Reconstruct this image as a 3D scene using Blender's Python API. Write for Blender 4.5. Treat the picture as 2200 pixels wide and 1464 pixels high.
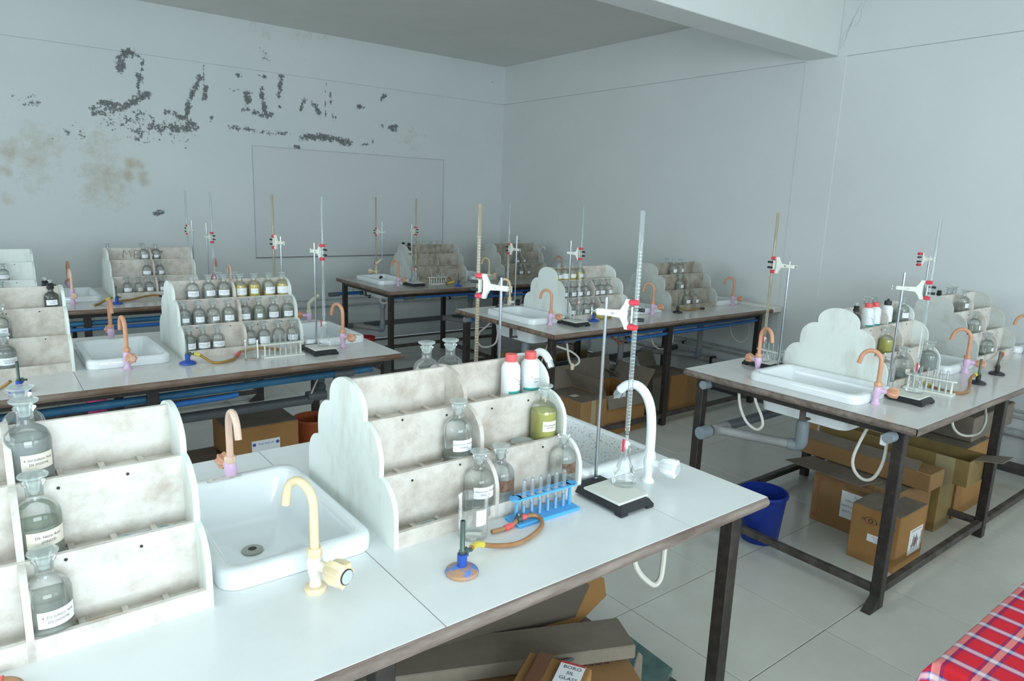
import bpy, math, random
from math import sin, cos, pi, sqrt
from mathutils import Vector, Matrix
random.seed(7)
for o in list(bpy.data.objects): bpy.data.objects.remove(o)
SC = bpy.context.scene
COL = SC.collection

# ------------------------------------------------------------------ camera, world, lights, exposure
cam_d = bpy.data.cameras.new('camera'); cam = bpy.data.objects.new('camera', cam_d); COL.objects.link(cam)
YAW, PIT, ROL = 0.66243759, -0.19998794, 0.03571838
F_ = Vector((sin(YAW)*cos(PIT), cos(YAW)*cos(PIT), sin(PIT))); R_ = Vector((cos(YAW), -sin(YAW), 0)); U_ = R_.cross(F_)
R2 = cos(ROL)*R_ + sin(ROL)*U_; U2 = -sin(ROL)*R_ + cos(ROL)*U_
cam.matrix_world = Matrix(((R2.x, U2.x, -F_.x, 0), (R2.y, U2.y, -F_.y, 0), (R2.z, U2.z, -F_.z, 1.81), (0, 0, 0, 1)))
cam_d.sensor_fit = 'HORIZONTAL'; cam_d.sensor_width = 36; cam_d.lens = 1481.31/2200*36; cam_d.clip_start = .05
SC.camera = cam
W = bpy.data.worlds.new('world'); SC.world = W; W.use_nodes = True
W.node_tree.nodes['Background'].inputs[0].default_value = (.75, .9, 1, 1); W.node_tree.nodes['Background'].inputs[1].default_value = .6
def area(name, loc, rot, sx, sy, power, col):
    l = bpy.data.lights.new(name, 'AREA'); l.shape = 'RECTANGLE'; l.size = sx; l.size_y = sy; l.energy = power; l.color = col
    o = bpy.data.objects.new(name, l); COL.objects.link(o); o.location = loc; o.rotation_euler = rot
    return o
DAY = (.775, .935, 1.0)
area('window_daylight', (-.1, -3.32, 1.80), (pi/2, 0, 0), 3.4, 1.8, 215, DAY)          # front wall windows behind the camera
area('window_daylight', (3.85, -3.32, 1.80), (pi/2, 0, 0), 2.7, 1.8, 58, DAY)
area('window_daylight', (-2.62, 3.0, 1.9), (0, -pi/2, 0), 1.6, 4.6, 102, DAY)         # left wall window row
SC.view_settings.view_transform = 'Standard'; SC.view_settings.look = 'None'
SC.view_settings.exposure = 0.0; SC.view_settings.gamma = 1; SC.view_settings.use_curve_mapping = False
SC.cycles.max_bounces = 12; SC.cycles.transparent_max_bounces = 48; SC.cycles.transmission_bounces = 10
SC.cycles.use_denoising = True; SC.cycles.caustics_refractive = False; SC.cycles.caustics_reflective = False
SC.cycles.sample_clamp_indirect = 6

# ------------------------------------------------------------------ materials
def nodes(m):
    m.use_nodes = True; nt = m.node_tree; return nt, nt.nodes, nt.links, nt.nodes['Principled BSDF']
def hexc(c): return tuple(c)+(1,)
MATS = {}
def mat(name, col, rough=.5, metal=0, col2=None, scale=8, amount=.5, bump=0, bscale=60, stretch=(1,1,1), spec=.5, coat=0, detail=6, lo=.35, hi=.65, island=False, trans=0, alpha=None, ior=1.45):
    if name in MATS: return MATS[name]
    m = bpy.data.materials.new(name); nt, N, L, P = nodes(m)
    P.inputs['Base Color'].default_value = hexc(col); P.inputs['Roughness'].default_value = rough; P.inputs['Metallic'].default_value = metal
    P.inputs['Specular IOR Level'].default_value = spec; P.inputs['Coat Weight'].default_value = coat; P.inputs['IOR'].default_value = ior
    P.inputs['Transmission Weight'].default_value = trans
    if col2 or bump:
        tc = N.new('ShaderNodeTexCoord'); mp = N.new('ShaderNodeMapping'); mp.inputs['Scale'].default_value = stretch
        oi = N.new('ShaderNodeObjectInfo'); ad = N.new('ShaderNodeVectorMath'); ad.operation = 'ADD'
        sc = N.new('ShaderNodeVectorMath'); sc.operation = 'SCALE'; sc.inputs['Scale'].default_value = 13.7
        cmb = N.new('ShaderNodeCombineXYZ')
        for i in range(3): L.new(oi.outputs['Random'], cmb.inputs[i])
        L.new(cmb.outputs[0], sc.inputs[0]); L.new(tc.outputs['Object'], ad.inputs[0]); L.new(sc.outputs[0], ad.inputs[1]); L.new(ad.outputs[0], mp.inputs[0])
    if col2:
        n = N.new('ShaderNodeTexNoise'); n.inputs['Scale'].default_value = scale; n.inputs['Detail'].default_value = detail; n.inputs['Roughness'].default_value = .65
        r = N.new('ShaderNodeValToRGB'); r.color_ramp.elements[0].position = lo; r.color_ramp.elements[1].position = hi
        r.color_ramp.elements[0].color = hexc(col2); r.color_ramp.elements[1].color = hexc(col)
        L.new(mp.outputs[0], n.inputs['Vector']); L.new(n.outputs[0], r.inputs[0]); L.new(r.outputs[0], P.inputs['Base Color'])
    if bump:
        n2 = N.new('ShaderNodeTexNoise'); n2.inputs['Scale'].default_value = bscale; n2.inputs['Detail'].default_value = 4
        b = N.new('ShaderNodeBump'); b.inputs['Strength'].default_value = bump; b.inputs['Distance'].default_value = .004
        L.new(mp.outputs[0], n2.inputs['Vector']); L.new(n2.outputs[0], b.inputs['Height']); L.new(b.outputs[0], P.inputs['Normal'])
    MATS[name] = m; return m

def thin_glass(name, tint, haze=.06, hazecol=(.75,.85,.84), rough=.02, edge=.35):
    m = bpy.data.materials.new(name); nt, N, L, P = nodes(m); N.remove(P); out = N['Material Output']
    t = N.new('ShaderNodeBsdfTransparent'); t.inputs[0].default_value = hexc(tint)
    d = N.new('ShaderNodeBsdfDiffuse'); d.inputs[0].default_value = hexc(hazecol)
    g = N.new('ShaderNodeBsdfGlossy'); g.inputs[0].default_value = (1,1,1,1); g.inputs['Roughness'].default_value = rough
    lw = N.new('ShaderNodeLayerWeight'); lw.inputs['Blend'].default_value = edge
    m1 = N.new('ShaderNodeMixShader'); m1.inputs[0].default_value = haze; L.new(t.outputs[0], m1.inputs[1]); L.new(d.outputs[0], m1.inputs[2])
    mul = N.new('ShaderNodeMath'); mul.operation = 'MULTIPLY'; mul.inputs[1].default_value = .75; L.new(lw.outputs['Fresnel'], mul.inputs[0])
    m2 = N.new('ShaderNodeMixShader'); L.new(mul.outputs[0], m2.inputs[0]); L.new(m1.outputs[0], m2.inputs[1]); L.new(g.outputs[0], m2.inputs[2])
    # thicker look at grazing angles
    m3 = N.new('ShaderNodeMixShader'); pw = N.new('ShaderNodeMath'); pw.operation = 'POWER'; pw.inputs[1].default_value = 3; L.new(lw.outputs['Facing'], pw.inputs[0])
    m4 = N.new('ShaderNodeMath'); m4.operation = 'MULTIPLY'; m4.inputs[1].default_value = .36; L.new(pw.outputs[0], m4.inputs[0])
    d2 = N.new('ShaderNodeBsdfTransparent'); d2.inputs[0].default_value = tuple(c*.55 for c in tint)+(1,)
    L.new(m4.outputs[0], m3.inputs[0]); L.new(m2.outputs[0], m3.inputs[1]); L.new(d2.outputs[0], m3.inputs[2])
    L.new(m3.outputs[0], out.inputs[0]); MATS[name] = m; return m
GLASS = thin_glass('clear_glass', (.955,.975,.97), .07, (.85,.9,.88))
GLASS2 = thin_glass('dusty_glass', (.965,.975,.965), .14, (.82,.84,.82))
TUBEG = thin_glass('tube_glass', (.93,.96,.96), .13, (.85,.93,.95))
CLEARG = thin_glass('thin_clear_glass', (.965,.975,.97), .035, (.8,.88,.88), .02, .25)
AMBT = thin_glass('amber_stained_glass', (.86,.80,.68), .30, (.58,.50,.38))
FROST = thin_glass('frosted_glass', (.93,.96,.95), .34, (.74,.80,.78), .25)
SMOKE = thin_glass('smoky_glass', (.42,.42,.40), .25, (.22,.22,.21))
WATER = thin_glass('clear_liquid', (.97,.98,.95), .16, (.84,.88,.80))
YELL = thin_glass('yellow_liquid', (.95,.80,.05), .88, (.92,.68,.0))
PALEY = thin_glass('pale_yellow_liquid', (.90,.88,.30), .65, (.80,.74,.10))
GREENL = thin_glass('greenish_liquid', (.86,.91,.80), .34, (.60,.70,.52))
CLOUD = thin_glass('cloudy_liquid', (.86,.89,.87), .38, (.60,.65,.64))
BROWNR = mat('brown_residue', (.10,.05,.03), .6, col2=(.25,.15,.1), scale=60)
PAPER = mat('label_paper', (.93,.94,.97), .6)
PAPERT = mat('tan_label_paper', (.80,.72,.62), .6)
INK = mat('ink', (.06,.06,.12), .6)
INKR = mat('red_ink', (.55,.07,.06), .6)
INKB = mat('blue_ink', (.08,.12,.45), .6)
INKF = mat('faded_ink', (.22,.20,.19), .7)
INKT = mat('faded_carton_ink', (.16,.09,.05), .7)
INKT2 = mat('faded_red_carton_ink', (.40,.08,.04), .7)
GREENB = mat('teal_band', (.05,.42,.36), .5)
RACKP = mat('rack_pale_paint', (.82,.86,.82), .55, col2=(.66,.63,.55), scale=9, lo=.22, hi=.48, bump=.3, bscale=40, stretch=(1,1,.35))
RACKB = mat('rack_aged_board', (.78,.735,.685), .6, col2=(.52,.45,.39), scale=13, lo=.28, hi=.56, bump=.25, bscale=50)
RACKB3 = mat('stained_rack_board', (.70,.645,.59), .6, col2=(.47,.40,.34), scale=13, lo=.28, hi=.58, bump=.25)
RACKP2 = mat('dull_rack_paint', (.62,.64,.61), .6, col2=(.50,.48,.44), scale=10, lo=.25, hi=.55, bump=.2)
RACKB2 = mat('grimy_rack_board', (.50,.45,.38), .65, col2=(.28,.235,.18), scale=12, lo=.32, hi=.62, bump=.2)
SCREW = mat('dark_screw', (.05,.045,.04), .5, .5)
TOPM = mat('white_laminate', (.83,.85,.85), .22, col2=(.77,.79,.79), scale=3, spec=.5, lo=.3, hi=.6)
TOPM2 = mat('shaded_laminate', (.70,.69,.675), .16, col2=(.64,.63,.61), scale=4, spec=.5, lo=.3, hi=.6)  # same white laminate, greyed to paint in the weaker light away from the windows
TOPM3 = mat('deep_shaded_laminate', (.42,.395,.37), .22, col2=(.35,.325,.30), scale=4, lo=.3, hi=.6)  # same laminate once more, dim light of the back row put into its colour
EDGE = mat('brown_edge', (.145,.08,.05), .5, col2=(.28,.21,.17), scale=14, lo=.36, hi=.62, bump=.3, stretch=(.25,1,1))
EDGE1 = mat('worn_edge', (.14,.10,.082), .55, col2=(.28,.225,.195), scale=20, lo=.34, hi=.62, bump=.4, stretch=(.2,1,1))
STEEL = mat('black_steel', (.028,.022,.020), .42, col2=(.055,.043,.037), scale=30, lo=.3, hi=.55, bump=.2)
STEEL2 = mat('dusty_steel', (.105,.09,.08), .6, col2=(.045,.033,.028), scale=14, lo=.35, hi=.6)
PORC = mat('porcelain', (.87,.90,.92), .10, coat=.4, col2=(.83,.86,.87), scale=5, lo=.2, hi=.5)
PORCS = mat('sink_stain', (.55,.50,.42), .5, col2=(.78,.79,.77), scale=60, lo=.42, hi=.60)
PORCD = mat('speckled_porcelain', (.83,.84,.84), .25, col2=(.30,.25,.20), scale=130, lo=.36, hi=.44, detail=8)
DRAIN = mat('drain_metal', (.40,.40,.36), .35, .3)
TERR = mat('terracotta_plastic', (.72,.36,.22), .35, col2=(.60,.28,.17), scale=14, lo=.3, hi=.55)
TERRP = mat('pale_pink_plastic', (.84,.62,.50), .35, col2=(.78,.50,.38), scale=10)
PINK = mat('lilac_plastic', (.74,.50,.70), .35)
CREAM = mat('cream_plastic', (.86,.70,.47), .3, col2=(.82,.64,.40), scale=10)
CREAMP = mat('pale_cream_plastic', (.86,.79,.70), .35)
KHAKI = mat('khaki_plastic', (.58,.55,.42), .45)
WHITE = mat('white_plastic', (.88,.90,.91), .28)
BLACKP = mat('black_plastic', (.025,.027,.03), .45)
CHROME = mat('chrome', (.75,.78,.80), .15, 1)
ROD = mat('polished_rod', (.45,.48,.52), .22, 1)
CAPG = mat('grey_cap', (.55,.58,.60), .4)
TILEW = mat('ceramic_tile', (.78,.78,.72), .4)
STANDB = mat('black_stand_base', (.02,.022,.025), .5)
CLAMP = mat('ivory_plastic', (.84,.85,.76), .35)
REDP = mat('red_plastic', (.72,.05,.08), .35)
REDC = mat('coral_red_plastic', (.80,.12,.12), .4)
BLUEP = mat('sky_blue_plastic', (.09,.42,.86), .35)
WHITE2 = mat('off_white_plastic', (.80,.80,.74), .4)
BLUEM = mat('blue_enamel', (.03,.09,.42), .35)
RUSTB = mat('rusty_blue_base', (.50,.28,.14), .6, col2=(.12,.25,.62), scale=38, lo=.44, hi=.54)
BLUEPIPE = mat('blue_pipe', (.02,.13,.45), .35, col2=(.04,.19,.50), scale=5)
BLUEPIPE2 = mat('dusty_blue_pipe', (.05,.20,.36), .45, col2=(.03,.12,.24), scale=6)
GREYPIPE = mat('grey_pipe', (.36,.36,.355), .4, col2=(.29,.28,.27), scale=6)
DARKPIPE = mat('dark_grey_pipe', (.12,.13,.14), .45)
CAPB = mat('grey_blue_cap', (.25,.28,.31), .35)
HOSEW = mat('white_hose', (.70,.66,.60), .4)
HOSEB = mat('brown_rubber', (.34,.16,.06), .4, col2=(.40,.22,.12), scale=20)
HOSEY = mat('amber_rubber', (.36,.20,.05), .35)
YTAPE = mat('yellow_sleeve', (.72,.58,.08), .4)
GREENISH = mat('grey_green_metal', (.10,.14,.12), .4, .5)
CARD = mat('cardboard', (.36,.20,.085), .8, col2=(.31,.17,.07), scale=5, bump=.15, bscale=30, stretch=(1,1,.4))
CARDD = mat('dusty_cardboard', (.25,.21,.165), .85, col2=(.19,.155,.12), scale=5, bump=.1)
CARDO = mat('orange_cardboard', (.42,.215,.075), .8, col2=(.36,.18,.06), scale=4)  # base colour lowered to carry the shade beneath the tables
CARDY = mat('taped_cardboard', (.32,.225,.085), .45, col2=(.26,.18,.07), scale=7)
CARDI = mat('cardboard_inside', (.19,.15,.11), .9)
TAPE = mat('brown_tape', (.20,.09,.05), .35)
TAPEC = mat('clear_tape', (.42,.35,.20), .2)
BUCKB = mat('blue_bucket_plastic', (.012,.035,.26), .35)
BUCKT = mat('terracotta_bucket_plastic', (.42,.10,.035), .4)
BUCKR = mat('red_bucket_plastic', (.50,.03,.04), .4)
BUCKP = mat('pink_bucket_plastic', (.72,.10,.30), .4)
GREENS = mat('green_marble_slab', (.03,.09,.085), .25, col2=(.14,.21,.20), scale=7, lo=.3, hi=.75)
POLY = mat('plastic_film', (.07,.075,.08), .2, coat=.5)
FLOORM = mat('floor_tile', (.70,.70,.65), .16, col2=(.62,.615,.565), scale=3.2, lo=.25, hi=.65, detail=9, spec=.5)
GROUT = mat('grout', (.10,.10,.095), .9)
CEILM = mat('ceiling_paint', (.76,.76,.72), .8, col2=(.72,.72,.68), scale=1.5)
BEAMM = mat('beam_paint', (.78,.79,.78), .7, col2=(.75,.76,.75), scale=2)
WALLM = mat('wall_paint', (.76,.775,.77), .7, col2=(.73,.745,.74), scale=1.2, bump=.05)
BOARDM = mat('board_paint', (.70,.715,.72), .6, col2=(.68,.695,.70), scale=1.5)
PIPEW = mat('painted_pipe', (.56,.58,.58), .5, col2=(.40,.38,.36), scale=12)
LINEG = mat('grey_line', (.18,.19,.2), .7)
DIRT = mat('peeled_plaster', (.20,.21,.21), .9)

# ------------------------------------------------------------------ mesh helper
class MB:
    def __init__(s): s.v=[]; s.f=[]
    def add(s, vs, fs):
        b=len(s.v); s.v+= [tuple(p) for p in vs]; s.f+=[tuple(i+b for i in f) for f in fs]; return s
    def box(s,x0,x1,y0,y1,z0,z1,c=0):
        if c<=0:
            return s.add([(x0,y0,z0),(x1,y0,z0),(x1,y1,z0),(x0,y1,z0),(x0,y0,z1),(x1,y0,z1),(x1,y1,z1),(x0,y1,z1)],
              [(3,2,1,0),(4,5,6,7),(0,1,5,4),(1,2,6,5),(2,3,7,6),(3,0,4,7)])
        L=[]
        for z,k in ((z0,c),(z0+c,0),(z1-c,0),(z1,c)):
            a,b,d,e=x0+k,x1-k,y0+k,y1-k
            if k==0: L.append([(a,d+c,z),(a+c,d,z),(b-c,d,z),(b,d+c,z),(b,e-c,z),(b-c,e,z),(a+c,e,z),(a,e-c,z)])
            else: L.append([(a,d+c*.3,z),(a+c*.3,d,z),(b-c*.3,d,z),(b,d+c*.3,z),(b,e-c*.3,z),(b-c*.3,e,z),(a+c*.3,e,z),(a,e-c*.3,z)])
        return s.loops(L)
    def loops(s,L,cap0=True,cap1=True,closed=True):
        n=len(L[0]); vs=[p for l in L for p in l]; fs=[]
        for i in range(len(L)-1):
            for j in range(n if closed else n-1):
                k=(j+1)%n; fs.append((i*n+j,i*n+k,(i+1)*n+k,(i+1)*n+j))
        if cap0: fs.append(tuple(range(n-1,-1,-1)))
        if cap1: fs.append(tuple((len(L)-1)*n+j for j in range(n)))
        return s.add(vs,fs)
    def lathe(s,prof,n=20,c=(0,0,0),cap0=False,cap1=False):
        L=[[(c[0]+r*cos(2*pi*j/n),c[1]+r*sin(2*pi*j/n),c[2]+z) for j in range(n)] for r,z in prof]
        return s.loops(L,cap0 or prof[0][0]>1e-5 and cap0,cap1)
    def tube(s,pts,r,n=8,caps=True,sq=False):
        P=[Vector(p) for p in pts]; m=len(P); rr=r if isinstance(r,(list,tuple)) else [r]*m
        T=[(P[min(i+1,m-1)]-P[max(i-1,0)]).normalized() for i in range(m)]
        a=Vector((0,0,1)) if abs(T[0].z)<.9 else Vector((1,0,0)); u=T[0].cross(a).normalized(); L=[]
        for i in range(m):
            if i: 
                u=(u-T[i]*u.dot(T[i])).normalized()
            w=T[i].cross(u)
            L.append([P[i]+(u*cos(2*pi*j/n)+w*sin(2*pi*j/n))*rr[i] for j in range(n)])
        return s.loops([[tuple(q) for q in l] for l in L],caps,caps)
    def prism(s,poly,axis,a,b):      # polygon extruded from a to b along axis
        def q(p,t): return {'x':(t,p[0],p[1]),'y':(p[0],t,p[1]),'z':(p[0],p[1],t)}[axis]
        return s.loops([[q(p,a) for p in poly],[q(p,b) for p in poly]])
    def mesh(s,name,mats,ang=38):
        me=bpy.data.meshes.new(name); me.from_pydata(s.v,[],s.f)
        import bmesh
        bm=bmesh.new(); bm.from_mesh(me); bmesh.ops.recalc_face_normals(bm,faces=bm.faces); bm.to_mesh(me); bm.free()
        me.polygons.foreach_set('use_smooth',[True]*len(me.polygons)); me.set_sharp_from_angle(angle=math.radians(ang))
        for m in (mats if isinstance(mats,(list,tuple)) else [mats]): me.materials.append(m)
        return me
def smooth_path(pts,k=5):
    P=[Vector(p) for p in pts]; out=[]
    for i in range(len(P)-1):
        p0=P[max(i-1,0)];p1=P[i];p2=P[i+1];p3=P[min(i+2,len(P)-1)]
        for t in range(k):
            u=t/k; out.append(.5*((2*p1)+(p2-p0)*u+(2*p0-5*p1+4*p2-p3)*u*u+(3*p1-p0-3*p2+p3)*u**3))
    out.append(P[-1]); return out
CACHE={}
def link(name,me,parent=None,loc=None,rz=0):
    o=bpy.data.objects.new(name,me); COL.objects.link(o)
    if parent: o.parent=parent
    if loc: o.location=loc
    if rz: o.rotation_euler=(0,0,rz)
    return o
def part(name,key,fn,m,parent=None,loc=None,rz=0,ang=38):
    """fn(mb) fills a mesh; key caches it"""
    k=(key,m.name) if key else None
    if k and k in CACHE: me=CACHE[k]
    else:
        mb=MB(); fn(mb); me=mb.mesh(name,m,ang)
        if k: CACHE[k]=me
    return link(name,me,parent,loc,rz)
def tag(o,label,cat,group=None,kind=None):
    o['label']=label; o['category']=cat
    if group: o['group']=group
    if kind: o['kind']=kind
    return o
def thing(name,label,cat,loc=(0,0,0),rz=0,group=None):
    o=bpy.data.objects.new(name,None); COL.objects.link(o); o.location=loc; o.rotation_euler=(0,0,rz); o.empty_display_size=.05
    return tag(o,label,cat,group)
def struct(name,mb,m,ang=38,parent=None):
    o=link(name,mb.mesh(name,m,ang),parent); 
    if not parent: o['kind']='structure'
    return o
TXT={}
def text_geo(s):
    if s not in TXT:
        c=bpy.data.curves.new('t','FONT'); c.body=s; c.size=1; c.align_x='CENTER'; c.align_y='CENTER'; c.resolution_u=2
        o=bpy.data.objects.new('t',c); COL.objects.link(o); bpy.context.view_layer.update()
        me=bpy.data.meshes.new_from_object(o.evaluated_get(bpy.context.evaluated_depsgraph_get()))
        TXT[s]=([tuple(v.co) for v in me.vertices],[tuple(p.vertices) for p in me.polygons])
        bpy.data.objects.remove(o); bpy.data.curves.remove(c); bpy.data.meshes.remove(me)
    return TXT[s]
def flat_text(name,s,size,org,xd,yd,m,parent,lines=1.25):
    mb=MB(); org=Vector(org); xd=Vector(xd).normalized(); yd=Vector(yd).normalized()
    rows=s.split('\n')
    for i,t in enumerate(rows):
        v,f=text_geo(t); dy=((len(rows)-1)/2-i)*lines*size
        mb.add([org+xd*(p[0]*size)+yd*(p[1]*size+dy) for p in v],f)
    me=bpy.data.meshes.new(name); me.from_pydata(mb.v,[],mb.f); me.materials.append(m)
    return link(name,me,parent)
ORD=['first','second','third','fourth','fifth','sixth','seventh','eighth','ninth']

# ------------------------------------------------------------------ room
XR, YB, ZC = 5.95, 8.0, 3.595
XL, YF = -2.5, -3.2
floor = struct('floor', MB().box(XL,XR,YF,YB,-.06,-.004), GROUT)
def tilef(mb): mb.box(-.2967,.2967,-.2967,.2967,-.006,0,.0015)
for i in range(-9,6):
    for j in range(-8,12):
        x=2.512+.597*i; y=.986+.597*j
        if x-.3>XR or y-.3>YB or x+.3<XL or y+.3<YF: continue
        if x+.3>XR or y+.3>YB or x-.3<XL or y-.3<YF:
            a=max(x-.2975,XL+.002)-x; b=min(x+.2975,XR-.002)-x; c=max(y-.2975,YF+.002)-y; d=min(y+.2975,YB-.002)-y
            if b-a<.02 or d-c<.02: continue
            part('floor_tile',None,lambda mb:mb.box(a,b,c,d,-.006,0,.0015),FLOORM,floor,(x,y,0))
        else: part('floor_tile','tile',tilef,FLOORM,floor,(x,y,0))
struct('ceiling', MB().box(XL,XR+.1,YF,YB+.1,ZC,ZC+.1), CEILM)
mb=MB(); mb.box(XL,XR,3.27,3.54,3.11,ZC+.01,.004); struct('ceiling_beam', mb, BEAMM)
# right wall: lower face stands 12 mm proud of the upper band; plastered pier strip between
mb=MB(); mb.box(XR,XR+.12,YF,YB+.1,0,3.098); mb.box(XR+.002,XR+.12,YF,YB+.1,3.104,ZC+.05); mb.box(XR+.014,XR+.12,YF,YB+.1,3.09,3.11)
mb.box(XR-.004,XR+.02,3.19,3.56,0,3.104,.0015); struct('wall_right', mb, WALLM)
# front wall (behind the camera) and left wall with window openings
def wall_open(name, ax, at, a0, a1, ops):
    mb=MB(); cur=a0
    def bx(p,q,z0,z1):
        if q-p<.01: return
        if ax=='y': mb.box(p,q,at-.1,at,z0,z1)
        else: mb.box(at-.1,at,p,q,z0,z1)
    for p,q,z0,z1 in ops:
        bx(cur,p,0,ZC); bx(p,q,0,z0); bx(p,q,z1,ZC); cur=q
    bx(cur,a1,0,ZC); struct(name, mb, WALLM)
wall_open('wall_front','y',YF,XL,XR,[(-1.8,1.6,.9,2.8),(2.5,5.2,.9,2.8)])
wall_open('wall_left','x',XL,YF,YB,[(0.7,5.3,1.1,2.7)])
# back wall with peeled plaster and damp stains, carried as attributes on a fine grid
PEEL = [(0.049,1,[(1.27,2.94),(1.3,3.06),(1.37,3.11)]),(0.015,1,[(1.42,3.09),(1.48,3.06),(1.47,2.96)]),(0.039,1,[(1.43,2.9),(1.44,2.85)]),(0.012,1,[(1.42,2.84),(1.42,2.73)]),(0.049,1,[(1.32,2.6),(1.41,2.67),(1.49,2.73)]),(0.054,.9,[(1.02,2.52),(1.11,2.53),(1.24,2.56)]),(0.039,1,[(1.1,2.61),(1.22,2.59)]),(0.11,.66,[(1.42,2.51),(1.33,2.41),(1.41,2.33)]),(0.044,.95,[(1.5,2.41),(1.62,2.41),(1.78,2.44),(1.94,2.46)]),(0.03,1,[(1.67,2.58),(1.74,2.57)]),(0.037,.85,[(1.75,2.53),(1.85,2.52)]),(0.01,1,[(2.05,3.08),(2.04,2.92)]),(0.03,1,[(2.01,2.96),(1.92,2.79),(1.88,2.67),(1.85,2.55),(1.92,2.45)]),(0.037,.9,[(2.06,2.87),(2.04,2.73)]),(0.03,.9,[(2.09,2.56),(2.1,2.56)]),(0.035,.9,[(2.4,3.03),(2.41,3.02)]),(0.03,.8,[(2.36,2.89),(2.33,2.86)]),(0.044,1,[(2.48,2.85),(2.49,2.76)]),(0.032,.9,[(2.44,2.68),(2.54,2.67),(2.64,2.63),(2.75,2.66)]),(0.035,.95,[(2.63,2.91),(2.66,2.75),(2.68,2.62)]),(0.03,.8,[(2.62,3.04),(2.7,3.05)]),(0.032,1,[(2.86,3.08),(2.85,2.97),(2.83,2.87)]),(0.02,1,[(2.83,2.75),(2.84,2.74)]),(0.03,.9,[(3.12,2.85),(3.07,2.75)]),(0.044,.95,[(3.24,2.81),(3.28,2.73)]),(0.01,1,[(3.38,3.07),(3.37,2.7)]),(0.02,.9,[(3.43,2.96),(3.44,2.84)]),(0.039,.85,[(3.47,2.71),(3.49,2.7)]),(0.032,.9,[(3.77,2.84),(3.83,2.86)]),(0.03,1,[(4.09,2.97),(4.14,3.02)]),(0.049,1,[(4.22,2.64),(4.28,2.65)]),(0.02,.9,[(4.09,2.67),(4.1,2.65)]),(0.049,1,[(3.09,2.44),(3.31,2.46),(3.48,2.45),(3.66,2.42)]),(0.035,.75,[(2.92,2.47),(2.71,2.46),(2.27,2.48)]),(0.022,1,[(3.0,2.33),(3.04,2.32)]),(0.025,1,[(3.84,2.41),(3.9,2.42)]),(0.015,.8,[(3.96,2.48),(3.97,2.45)]),(0.03,1,[(1.49,1.55),(1.56,1.57)]),(0.049,.6,[(2.67,3.32),(2.69,3.25)]),(0.012,1,[(5.74,3.38),(5.75,3.37)]),(0.015,1,[(5.79,3.33),(5.79,3.33)]),(0.13,.56,[(1.15,2.44),(1.5,2.45),(1.84,2.36)]),(0.08,.56,[(.71,2.27),(.88,2.3)]),(0.08,.55,[(.45,2.56),(.57,2.56)]),(0.035,.5,[(2.0,3.51),(2.01,3.51)])]
TAN = [(0.069,.9,[(.32,2.1),(.32,2.06)]),(0.16,.6,[(.53,2.21),(.61,2.18)]),(0.136,.7,[(.51,2.02),(.5,2.09)]),(0.123,.5,[(.48,1.83),(.52,1.87)]),(0.136,.6,[(1.05,2.21),(1.04,2.08)]),(0.173,.75,[(1.05,1.95),(1.1,1.84)]),(0.123,.6,[(.94,1.76),(1.18,1.75)]),(0.054,1,[(1.3,2.04),(1.39,2.04)]),(0.054,1,[(1.27,1.93),(1.28,1.9)]),(0.059,.9,[(1.41,1.92),(1.41,1.88)]),(0.049,.9,[(.28,1.92),(.29,1.91)]),(0.148,.35,[(4.41,2.52),(4.55,2.56)]),(0.099,.4,[(2.6,3.56),(2.65,3.47)]),(0.074,.4,[(3.04,3.57),(3.33,3.58)]),(0.062,.5,[(.27,1.67),(.29,1.69)])]
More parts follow.
